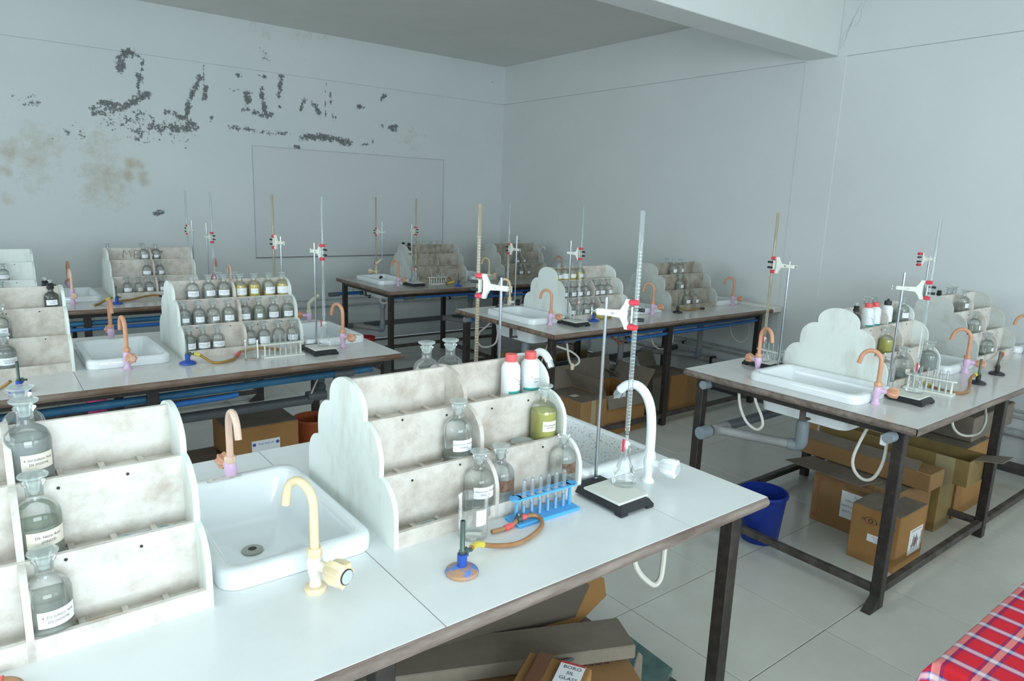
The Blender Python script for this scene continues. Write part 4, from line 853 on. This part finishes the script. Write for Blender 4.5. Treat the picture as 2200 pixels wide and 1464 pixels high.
drain(1.69,4.19,4.0,.58,'dark drain pipe below the second-row table\'s right sink',DARKPIPE,x2=1.56)
def longpipe(x0,x1,y,z,label,m,cap=True):
    t=thing('waste_pipe',label,'waste pipe'); part('pipe_run',None,lambda mb:mb.tube([(x0,y,z),(x1,y,z)],.029,14),m,t)
    if cap: part('end_cap',None,lambda mb:mb.tube([(x0-.03,y,z),(x0+.04,y,z)],[.036,.039],16),CAPB,t)
longpipe(3.17,5.85,2.27,.56,'long grey waste pipe with round cap at front right',DARKPIPE)
longpipe(3.18,5.85,7.08,.38,'long dark waste pipe under the back of the farthest table',DARKPIPE,False)
longpipe(3.15,5.85,4.634,.335,'long dark waste pipe with pale cap under the middle right table',DARKPIPE)
longpipe(-1.5,1.56,4.0,.56,'long dark waste pipe slanting under the second-row table',DARKPIPE,False)
# flexible hoses
def flex(pts,label,r=.0075): return hose(pts,r,HOSEW,label,name='flexible_hose')
flex([(3.21,2.085,.865),(3.2,2.085,.82),(3.2,2.065,.746),(3.2,2.02,.684),(3.2,1.96,.662),(3.2,1.928,.693),(3.2,1.939,.741),(3.2,1.98,.807),(3.2,1.995,.86)],'looped white hose below the left end of the long front-right sink')
hb=flex([(3.22,1.372,.868),(3.2,1.392,.84),(3.2,1.418,.77),(3.2,1.441,.682),(3.2,1.435,.626),(3.2,1.402,.59),(3.2,1.362,.588),(3.2,1.329,.623),(3.2,1.306,.703),(3.2,1.304,.794),(3.2,1.317,.823)],'large white hose loop beside the front right table\'s near leg')
part('end_fitting',None,lambda mb:(mb.box(3.185,3.215,1.300,1.330,.775,.825,.004),mb.box(3.19,3.215,1.315,1.39,.83,.855,.004)),WHITE,hb)
flex([(4.07,1.35,.80),(4.086,1.35,.72),(4.146,1.35,.665),(4.255,1.35,.618),(4.394,1.35,.587),(4.528,1.35,.582),(4.593,1.35,.627),(4.581,1.35,.686),(4.511,1.35,.78)],'white hose loop hanging below the front right table\'s long edge')
flex([(3.27,4.45,.86),(3.25,4.514,.792),(3.25,4.611,.725),(3.25,4.635,.65),(3.25,4.572,.614),(3.25,4.461,.635),(3.25,4.373,.69),(3.25,4.352,.80)],'round white hose loop under the left end of the middle right table')
h4=flex([(3.20,3.62,.81),(3.241,3.62,.795),(3.366,3.62,.748),(3.449,3.62,.693),(3.457,3.62,.65),(3.397,3.62,.635),(3.356,3.62,.696),(3.33,3.62,.81)],'twisted white hose with brass end under the middle right table corner')
part('end_fitting',None,lambda mb:mb.lathe([(0,.60),(.012,.605),(.016,.625),(.012,.65),(0,.655)],10,c=(3.395,3.62,0)),CREAM,h4)
flex([(4.34,3.72,.82),(4.347,3.7,.734),(4.382,3.7,.676),(4.463,3.7,.636),(4.58,3.7,.64),(4.62,3.7,.72),(4.61,3.72,.80)],'white hose loop behind the middle leg of the middle right table',.006)
flex([(5.416,3.7,.80),(5.416,3.7,.756),(5.459,3.7,.665),(5.565,3.7,.593),(5.662,3.7,.588),(5.728,3.7,.64),(5.715,3.7,.733),(5.66,3.7,.80)],'white hose loop against the right wall under the middle right table',.006)
flex([(3.78,4.3,.86),(3.76,4.3,.7),(3.70,4.3,.55),(3.67,4.3,.47)],'thin white hose hanging straight under the middle right table',.006)
flex([(3.25,6.12,.83),(3.25,6.215,.816),(3.25,6.347,.79),(3.25,6.399,.744),(3.25,6.316,.736),(3.25,6.185,.773)],'curled white hose under the farthest table\'s near corner',.010)
flex([(3.3,7.19,.74),(3.3,7.166,.76),(3.3,7.14,.80),(3.3,7.044,.84),(3.3,6.95,.82),(3.3,6.87,.78)],'thin hose arching over the blue pipe under the farthest table',.006)
flex([(1.522,1.3,.80),(1.526,1.3,.732),(1.55,1.3,.685),(1.589,1.3,.643),(1.631,1.3,.611),(1.659,1.3,.622),(1.667,1.3,.669),(1.669,1.3,.80)],'white hose loop hanging below the near table\'s front edge',.009)
flex([(4.15,6.4,.84),(4.17,6.4,.72),(4.2,6.4,.58)],'thin white hose hanging under the farthest table behind the brown burette',.006)
flex([(.52,6.1,.84),(.50,6.1,.62),(.46,6.1,.45)],'white hose hanging by the far left table\'s black leg',.010)
flex([(1.60,3.85,.80),(1.55,3.85,.74),(1.50,3.85,.64)],'thin hose hanging under the second-row table near its end',.005)
# sink brackets
for i,(x,y,lb) in enumerate(((3.215,1.72,'rusty steel bracket holding the long front-right sink'),(3.20,4.11,'rusty steel bracket under the middle right table\'s left sink'),(3.20,6.62,'rusty steel bracket under the farthest table\'s left sink'))):
    tag(part('sink_bracket','skb',lambda mb:(mb.box(-.012,.0,-.014,.014,-.13,-.036),mb.box(-.012,.26,-.014,.014,-.185,-.172) if 0 else mb.box(-.012,.05,-.014,.014,-.135,-.125)),STEEL2,None,(x,y,TZ)),lb,'bracket','sink brackets')

# ------------------------------------------------------------------ cartons
def carton(x0,x1,y0,y1,z0,z1,label,m=CARD,top=CARDD,open_=False,flaps=(),tape=None,rz=0,pz=0,name='cardboard_box',group=None):
    cx,cy=(x0+x1)/2,(y0+y1)/2; w,d,h=x1-x0,y1-y0,z1-z0
    t=thing(name,label,'box',(cx,cy,z0),rz,group); th=.005
    def walls(mb):
        c=.004
        if open_:
            mb.loops([[(-w/2,-d/2,0),(w/2,-d/2,0),(w/2,d/2,0),(-w/2,d/2,0)],[(-w/2,-d/2,h),(w/2,-d/2,h),(w/2,d/2,h),(-w/2,d/2,h)],
               [(-w/2+th,-d/2+th,h),(w/2-th,-d/2+th,h),(w/2-th,d/2-th,h),(-w/2+th,d/2-th,h)],[(-w/2+th,-d/2+th,th),(w/2-th,-d/2+th,th),(w/2-th,d/2-th,th),(-w/2+th,d/2-th,th)]])
        else: mb.box(-w/2,w/2,-d/2,d/2,0,h-.003,c)
    part('carton_body',None,walls,m,t)
    if not open_:
        part('top_flap',None,lambda mb:mb.box(-w/2+.002,w/2-.002,-d/2+.002,-.002,h-.003,h+.001,.001),top,t)
        part('top_flap',None,lambda mb:mb.box(-w/2+.002,w/2-.002,.002,d/2-.002,h-.003,h+.0015,.001),top,t)
    for fl in flaps:       # (side, angle from vertical outward, length)
        side,ang,ln=fl; a=ang
        def ff(mb):
            if side in 'fb':
                s=-1 if side=='f' else 1
                mb.prism([(s*d/2,h),(s*(d/2+sin(a)*ln),h+cos(a)*ln),(s*(d/2+sin(a)*ln)+s*th*cos(a),h+cos(a)*ln-th*sin(a)),(s*d/2+s*th*cos(a)*.2,h-th*sin(a))],'x',-w/2+.004,w/2-.004)
            else:
                s=-1 if side=='l' else 1
                mb.prism([(s*w/2,h),(s*(w/2+sin(a)*ln),h+cos(a)*ln),(s*(w/2+sin(a)*ln)+s*th*cos(a),h+cos(a)*ln-th*sin(a)),(s*w/2+s*th*cos(a)*.2,h-th*sin(a))],'y',-d/2+.004,d/2-.004)
        part('open_flap',None,ff,top,t)
    if tape:
        part('tape_strip',None,lambda mb:mb.box(-w/2-.001,w/2+.001,-.03,.03,h-.004,h+.0022),tape,t)
        part('tape_strip',None,lambda mb:mb.box(-w/2-.0012,-w/2+.001,-.03,.03,h-.09,h),tape,t)
        part('tape_strip',None,lambda mb:mb.box(w/2-.001,w/2+.0012,-.03,.03,h-.09,h),tape,t)
    return t
# under the front right table
b=carton(3.82,4.25,1.45,1.93,0,.335,'large box printed Visit our brand with a white address label',CARD,tape=None)
X=-.215-.0008
flat_text('print','Visit our brand or\nChemicals',.034,(X,-.02,.29),(0,-1,0),(0,0,1),INKT,b)
flat_text('print','Fisher',.045,(X,.205,.22),(0,0,-1),(0,-1,0),INKT2,b); flat_text('print','Th',.045,(X,.215,.05),(0,0,-1),(0,-1,0),INKT2,b)
lb=part('address_label',None,lambda mb:mb.box(X-.001,X+.0005,-.125,.065,.085,.245),PAPER,b)
flat_text('print','To,\nTHE PRINCIPAL\nGOVT P.G COLLEGE\nBOTTOM, PH NO.',.018,(X-.0016,-.02,.175),(0,-1,0),(0,0,1),INK,lb,1.8)
b=carton(3.567,3.885,1.33,1.575,0,.305,'small orange-brown box with round eye logo in front of the printed box',CARDO)
X=-.159-.0008
def ring(mb):
    for rr in (.026,): mb.loops([[(X,.02+r*cos(q)*1.25,.235+r*sin(q)*.8) for q in [2*pi*i/24 for i in range(24)]] for r in (rr,rr-.003)],False,False)
    mb.loops([[(X,.02+r*cos(q),.235+r*sin(q)) for q in [2*pi*i/20 for i in range(20)]] for r in (.014,.006)],False,False)
part('eye_logo',None,ring,INKT,b); flat_text('print','M',.026,(X,.058,.235),(0,-1,0),(0,0,1),INKT,b); flat_text('print','LYCHEM',.026,(X,-.055,.232),(0,-1,0),(0,0,1),INKT,b)
lb=part('small_label',None,lambda mb:mb.box(X-.001,X+.0005,-.055,.028,.125,.165),PAPER,b); flat_text('print','Lab Chemicals\nBatch No\nQty',.008,(X-.0014,-.02,.144),(0,-1,0),(0,0,1),INK,lb)
lb=part('handling_label',None,lambda mb:mb.box(-.02,.13,-.1235,-.1222,.06,.20),PAPER,b)
flat_text('print','HANDLE WITH CARE',.0125,(.055,-.1240,.188),(1,0,0),(0,0,1),INKR,lb)
def scr(mb):
    for i in range(7): mb.tube([(.01+.012*i,-.1241,.08+.01*(i%3)),(.03+.008*i,-.1241,.165-.012*(i%4))],.0016,4)
    mb.tube([(.0,-.1241,.11),(.11,-.1241,.13)],.0016,4); mb.tube([(.118,-.1241,.08),(.12,-.1241,.17)],.002,4)
part('scribble',None,scr,INKF,lb); part('arrow_mark',None,lambda mb:mb.tube([(.045,-.1241,.10),(.05,-.1241,.15),(.06,-.1241,.12)],.002,4),INKR,lb)
carton(4.08,4.44,1.41,1.75,0,.34,'tape-wrapped yellowish box standing behind the orange-brown box',CARDY,CARDD,tape=TAPEC) if 0 else carton(4.262,4.47,1.41,1.80,0,.335,'tape-wrapped yellowish box standing behind the orange-brown box',CARDY,CARDD,tape=TAPEC)
tb=thing('long_carton','long narrow brown carton lying on top of the front-right boxes','box',(4.04,1.735,.342))
part('carton_body',None,lambda mb:mb.box(-.09,.09,-.375,.375,0,.100,.004),CARD,tb)
part('top_flap',None,lambda mb:mb.prism([(-.09,.100),(-.04,.145),(-.036,.142),(-.085,.098)],'y',-.30,.375),CARDD,tb); part('raised_flap',None,lambda mb:mb.box(-.088,.088,.370,.375,.10,.20),CARD,tb)
tb=thing('open_tray','long open tape-wrapped tray beside the long brown carton','box',(4.32,1.70,.342))
def tray(mb): mb.loops([[(x,y,z) for x,y in ((-w,-l),(w,-l),(w,l),(-w,l))] for w,l,z in ((.115,.43,0),(.118,.43,.15),(.112,.425,.15),(.110,.42,.01))])
part('tray_body',None,tray,CARDY,tb); part('end_flap',None,lambda mb:mb.prism([(-.43,.145),(-.56,.17),(-.56,.175),(-.43,.15)],'x',-.05,.115),CARDD,tb)
part('tape_band',None,lambda mb:mb.box(-.1195,-.1170,-.36,-.26,0,.15),TAPEC,tb)
carton(4.55,5.0,1.42,1.85,0,.44,'orange-brown box behind the second leg of the front right table',CARDO)
carton(5.05,5.5,1.5,1.95,0,.42,'dim brown box deeper under the front right table',CARD)
carton(4.75,5.45,1.45,1.72,.445,.60,'long beige carton on top of the dim boxes at front right',CARDD,CARDD)
carton(4.5,4.9,1.95,2.2,0,.5,'dark box at the back under the front right table',CARD)
# flat board sheet jutting left over printed box
tag(part('cardboard_sheet',None,lambda mb:mb.prism([(3.72,1.62),(3.90,1.58),(3.95,2.02),(3.74,2.08)],'z',.3365,.3405),CARDD),'loose grey cardboard sheet sticking out over the printed box','cardboard sheet')
# under the middle right table
b=carton(3.51,3.785,3.62,4.02,0,.33,'tan box printed with two up arrows under the middle right table',CARD,CARDD,flaps=[('b',.25,.18)])
def arr(mb):
    for q in (.04,.07):
        mb.box(-.1385,-.1379,-q-.004,-q+.004,.15,.20); mb.prism([(-q-.011,.195),(-q+.011,.195),(-q,.215)],'x',-.1385,-.1379)
    mb.box(-.1385,-.1379,-.085,-.025,.138,.142)
part('arrow_mark',None,arr,INKT,b)
part('tape_strip',None,lambda mb:mb.box(-.03,.02,-.2008,-.1995,.05,.33),TAPEC,b); part('paper_scrap',None,lambda mb:mb.box(-.08,-.02,-.05,.0,.3318,.334),PAPERT,b)
b=carton(3.80,4.255,3.64,4.05,0,.335,'large brown box lettered BOROSIL under the middle right table',CARDO,CARDD,open_=True,flaps=[('f',2.9,.11),('b',.15,.2),('l',.5,.16),('r',.6,.18)])
flat_text('print','BOROSIL',.062,(-.115,-.2058,.085),(1,0,0),(0,0,1),INK,b)
lb=part('shipping_label',None,lambda mb:mb.box(-.155,-.02,-.2120,-.2105,.27,.37),PAPER,b); part('colour_band',None,lambda mb:mb.box(-.155,-.02,-.2124,-.2118,.275,.295),INKB,lb); flat_text('print','Borosil Limited\nKolkata\nWest Bengal',.013,(-.09,-.2126,.335),(1,0,0),(0,0,1),INK,lb)
carton(4.53,4.70,3.80,4.15,0,.345,'narrow beige box behind the middle leg under the middle right table',CARDD,CARDD)
carton(4.30,4.50,3.95,4.3,0,.33,'brown box between the lettered box and the middle leg',CARD,CARDD,open_=True,flaps=[('l',.9,.15),('b',.6,.18)])
carton(4.72,4.945,3.76,4.12,0,.352,'tall orange-brown box right of the middle leg under the middle right table',CARDO,CARDD,flaps=[('b',.5,.15)])
carton(4.96,5.16,3.80,4.12,0,.31,'rightmost brown box under the middle right table',CARD)
b=carton(3.85,4.25,4.75,5.1,0,.40,'dim red-brown box with orange lettering beyond the middle right table',CARD,CARDD); flat_text('print','HYM 0',.07,(.03,-.1756,.26),(1,0,0),(0,0,1),INKT2,b)
carton(4.35,4.75,4.85,5.2,0,.38,'dim tan box beside the red-lettered box in the far aisle',CARDY,CARDD)
# under the second-row table
b=carton(1.10,1.535,4.17,4.52,0,.385,'brown box with this side up label under the second-row table',CARDO,CARDD,tape=None)
lb=part('side_up_label',None,lambda mb:mb.box(-.08,.095,-.1765,-.1752,.18,.29),PAPER,b); flat_text('print','THIS SIDE UP',.017,(.008,-.1770,.265),(1,0,0),(0,0,1),INKB,lb)
part('arrow_mark',None,lambda mb:(mb.tube([(-.065,-.1766,.265),(-.065,-.1772,.265)],.011,12),mb.tube([(.08,-.1766,.265),(.08,-.1772,.265)],.011,12)),INKB,lb)
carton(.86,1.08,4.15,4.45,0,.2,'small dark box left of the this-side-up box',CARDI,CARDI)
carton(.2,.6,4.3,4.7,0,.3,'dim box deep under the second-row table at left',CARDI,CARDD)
# pile under the near table
a=math.atan2(-.30,.69)
def rot_box(name,label,c,L,Wd,z0,z1,ang,m,tilt=0):
    t=thing(name,label,'box' if 'box' in name or 'carton' in name else 'cardboard sheet',(c[0],c[1],z0),ang); t.rotation_euler=(0,tilt,ang)
    part('carton_body',None,lambda mb:mb.box(-L/2,L/2,-Wd/2,Wd/2,0,z1-z0,.004),m,t); return t
rot_box('long_carton','long flat grey-brown carton on top of the pile under the near table',(1.15,1.615),1.06,.16,.335,.385,a,CARDD)
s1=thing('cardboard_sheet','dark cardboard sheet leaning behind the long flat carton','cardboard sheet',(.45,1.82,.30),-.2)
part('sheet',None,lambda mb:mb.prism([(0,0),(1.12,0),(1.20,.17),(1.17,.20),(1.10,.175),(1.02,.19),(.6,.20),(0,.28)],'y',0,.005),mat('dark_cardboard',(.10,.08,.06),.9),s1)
s1=thing('cardboard_sheet','bright orange-brown cardboard flap poking out of the pile\'s far side','cardboard sheet',(1.55,1.62,.36),.08)
part('sheet',None,lambda mb:mb.prism([(-.34,-.10),(.19,-.03),(.245,.03),(.20,.095),(-.30,.03)],'z',0,.005),CARDO,s1); s1.rotation_euler=(.35,-.12,.08)
b=rot_box('cardboard_box','flat orange box with brown tape and white label at the bottom of the photo',(1.19,1.30),.25,.20,.37,.44,.55,CARDO)
part('tape_strip',None,lambda mb:mb.box(-.121,.121,.02,.065,.079,.0815),TAPE,b)
lb=part('shipping_label',None,lambda mb:mb.box(-.02,.11,-.085,-.01,.0795,.0812),PAPER,b); part('colour_band',None,lambda mb:mb.box(.10,.11,-.085,-.01,.0808,.0816),INKR,lb); flat_text('print','BORO\nSIL\nGLASS',.02,(.06,-.05,.0818),(0,-1,0),(1,0,0),INK,lb)
b=rot_box('cardboard_box','brown Borosil box lying under the taped orange box',(1.45,1.42),.34,.26,.14,.31,a,CARD)
flat_text('print','BOROSIL',.04,(.02,.02,.1705),(-1,0,0),(0,-1,0),INK,b)
rot_box('cardboard_box','wide brown box at the base of the pile under the near table',(.95,1.58),.62,.34,.0,.33,a,CARD)
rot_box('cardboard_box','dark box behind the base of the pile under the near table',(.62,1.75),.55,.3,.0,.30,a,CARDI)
tag(part('plastic_strip',None,lambda mb:mb.tube([(1.02,1.30,.37),(1.30,1.42,.375),(1.60,1.43,.345)],.008,8),POLY),'shiny dark plastic strip lying across the pile under the near table','plastic strip')
s1=thing('cardboard_sheet','curved torn grey cardboard standing at the pile\'s right end','cardboard sheet',(1.60,1.34,.02),.3)
def curl(mb): mb.loops([[(.10*sin(q)*.6+t*.1*cos(q)*0,.16*q-.1,z) for q in [i/8*1.6 for i in range(9)]] for t,z in ((0,0),(1,.30))],False,False,closed=False)
part('sheet',None,lambda mb:mb.prism([(-.10,0),(.10,0),(.09,.27),(.06,.30),(-.05,.16),(-.10,.05)],'y',0,.005),CARDD,s1)
tag(part('stone_slab',None,lambda mb:mb.prism([(1.50,1.25),(1.905,1.40),(1.92,1.66),(1.60,1.72)],'z',.10,.125),GREENS),'dark green marble slab at the right end of the cardboard pile','slab')
carton(1.55,1.80,1.42,1.64,0,.098,'low brown box carrying the green marble slab',CARD,CARDD)

# ------------------------------------------------------------------ buckets
def bucket(x,y,r,h,m,label,z=0):
    t=thing('bucket',label,'bucket',(x,y,z))
    part('bucket_shell',None,lambda mb:mb.lathe([(0,0),(r*.78,0),(r*.80,.006),(r*.98,h-.025),(r*1.04,h-.022),(r*1.06,h-.012),(r*1.04,h-.002),(r*.99,h),(r*.94,h-.004),(r*.95,h-.03),(r*.77,.012),(0,.010)],32),m,t,ang=50)
    part('handle',None,lambda mb:mb.tube([(r*1.04*cos(q),r*1.04*sin(q),h-.02-.05*sin(q)) for q in [pi*i/12 for i in range(13)]],.003,6),m,t)
bucket(3.335,1.955,.125,.285,BUCKB,'blue plastic bucket on the floor under the long front-right sink')
bucket(1.74,4.46,.13,.29,BUCKT,'terracotta plastic bucket right of the this-side-up box')
bucket(3.36,6.95,.09,.27,BUCKR,'red plastic bucket on the floor below the farthest table\'s left sink')
bucket(.59,5.65,.065,.30,BUCKP,'pink bucket glimpsed below the second-row table\'s blue pipes')

# ------------------------------------------------------------------ table with tartan cloth
tt=thing('small_table','small table hidden under the tartan cloth at bottom right','table',(2.6,.05,0))
part('table_top',None,lambda mb:mb.box(-.84,.9,-.62,.47,.715,.742,.003),CARD,tt)
for sx in (-.80,.86):
    for sy in (-.58,.43): part('leg',None,lambda mb:mb.box(sx-.02,sx+.02,sy-.02,sy+.02,0,.716),STEEL,tt)
def tartan():
    m=bpy.data.materials.new('tartan_cloth'); nt,N,L,B=nodes(m); B.inputs['Roughness'].default_value=.8; B.inputs['Specular IOR Level'].default_value=.2
    uv=N.new('ShaderNodeUVMap'); uv.uv_map='cloth'; sp=N.new('ShaderNodeSeparateXYZ'); L.new(uv.outputs[0],sp.inputs[0])
    RED,PK,NV,WH,LB,PU,SA=(.62,.02,.035),(.60,.16,.20),(.015,.03,.16),(.70,.74,.80),(.20,.32,.62),(.22,.02,.13),(.80,.40,.36)
    def band(out,seq):
        mm=N.new('ShaderNodeMath'); mm.operation='FRACT'; dv=N.new('ShaderNodeMath'); dv.operation='DIVIDE'; dv.inputs[1].default_value=.079; L.new(out,dv.inputs[0]); L.new(dv.outputs[0],mm.inputs[0])
        r=N.new('ShaderNodeValToRGB'); r.color_ramp.interpolation='CONSTANT'; e=r.color_ramp.elements
        e[0].position=0; e[0].color=hexc(seq[0][1]); e[1].position=seq[1][0]; e[1].color=hexc(seq[1][1])
        for p,c in seq[2:]: q=e.new(p); q.color=hexc(c)
        L.new(mm.outputs[0],r.inputs[0]); return r.outputs[0]
    a=band(sp.outputs[0],[(0,RED),(.46,NV),(.49,RED),(.52,NV),(.55,LB),(.60,WH),(.76,LB),(.81,NV),(.84,RED)])
    b=band(sp.outputs[1],[(0,RED),(.42,NV),(.47,PU),(.52,SA),(.70,PU),(.75,NV),(.79,RED)])
    mx=N.new('ShaderNodeMix'); mx.data_type='RGBA'; mx.inputs[0].default_value=.5; L.new(a,mx.inputs[6]); L.new(b,mx.inputs[7]); L.new(mx.outputs[2],B.inputs['Base Color'])
    return m
def cloth():
    x0,x1,y0,y1,z=1.755,3.505,-.575,.525,.750; n=44
    xs=[x0-.30+ (x1-x0+.6)*i/n for i in range(n+1)]; ys=[y0-.05+(y1-y0+.35)*i/n for i in range(n+1)]
    xs=sorted(xs+[x0,x0-.004,x0-.012]); ys=sorted(ys+[y1,y1+.004,y1+.012])
    v=[];u=[]
    for y in ys:
        for x in xs:
            dx=max(x0-x,0,x-x1); dy=max(y-y1,0); X=min(max(x,x0),x1); Y=min(y,y1); dz=max(dx,dy)
            sx=-1 if x<x0 else 1 if x>x1 else 0
            fold=.018*sin(y*34)*min(1,dx/.12) if dx>0 else 0; fold2=.018*sin(x*30)*min(1,dy/.12) if dy>0 else 0
            X+=sx*(.006+.10*dx+fold)*(dx>0); Y+=(.006+.10*dy+fold2)*(dy>0)
            if dx>0 and dy>0: X+=sx*.3*min(dx,dy); Y+=.3*min(dx,dy)
            v.append((X,Y,z-dz)); u.append((x,y))
    w=len(xs); f=[(j*w+i,j*w+i+1,(j+1)*w+i+1,(j+1)*w+i) for j in range(len(ys)-1) for i in range(w-1)]
    me=bpy.data.meshes.new('tablecloth'); me.from_pydata(v,[],f); ul=me.uv_layers.new(name='cloth')
    for p in me.polygons:
        for li,vi in zip(p.loop_indices,p.vertices): ul.data[li].uv=u[vi]
    me.polygons.foreach_set('use_smooth',[True]*len(me.polygons)); me.materials.append(tartan())
    tag(link('tablecloth',me),'red, white and navy tartan tablecloth at the bottom right corner','tablecloth')
cloth()

# small extras
tag(part('ceiling_hook',None,lambda mb:(mb.lathe([(0,ZC),(.03,ZC),(.026,ZC-.012),(0,ZC-.014)],14,c=(3.00,4.45,0)),mb.tube([(3.00,4.45,ZC-.01),(3.02,4.45,ZC-.05),(3.05,4.45,ZC-.05)],.006,6)),SCREW),'small dark hook on the ceiling left of the beam','hook')

def crackm(mb):
    random.seed(3)
    for k in range(5):
        y,z=3.09+.025*k,3.56-.05*k; pts=[(5.9535,y,z)]
        for i in range(6): y+=random.uniform(-.004,.03); z-=random.uniform(.02,.06); pts.append((5.9535,min(y,3.26),max(z,3.17)))
        mb.tube(pts,.0022,4)
pl=part('plaster_patch',None,lambda mb:mb.prism([(3.20,3.59),(3.08,3.59),(3.10,3.50),(3.13,3.44),(3.12,3.38),(3.17,3.31),(3.165,3.24),(3.21,3.19),(3.262,3.17),(3.262,3.59)],'x',5.9530,5.9545),mat('flaking_plaster',(.74,.73,.69),.8,col2=(.52,.50,.46),scale=14,lo=.3,hi=.5,bump=.8,bscale=30)); pl['kind']='structure'
cr=part('plaster_crack',None,crackm,LINEG,pl)
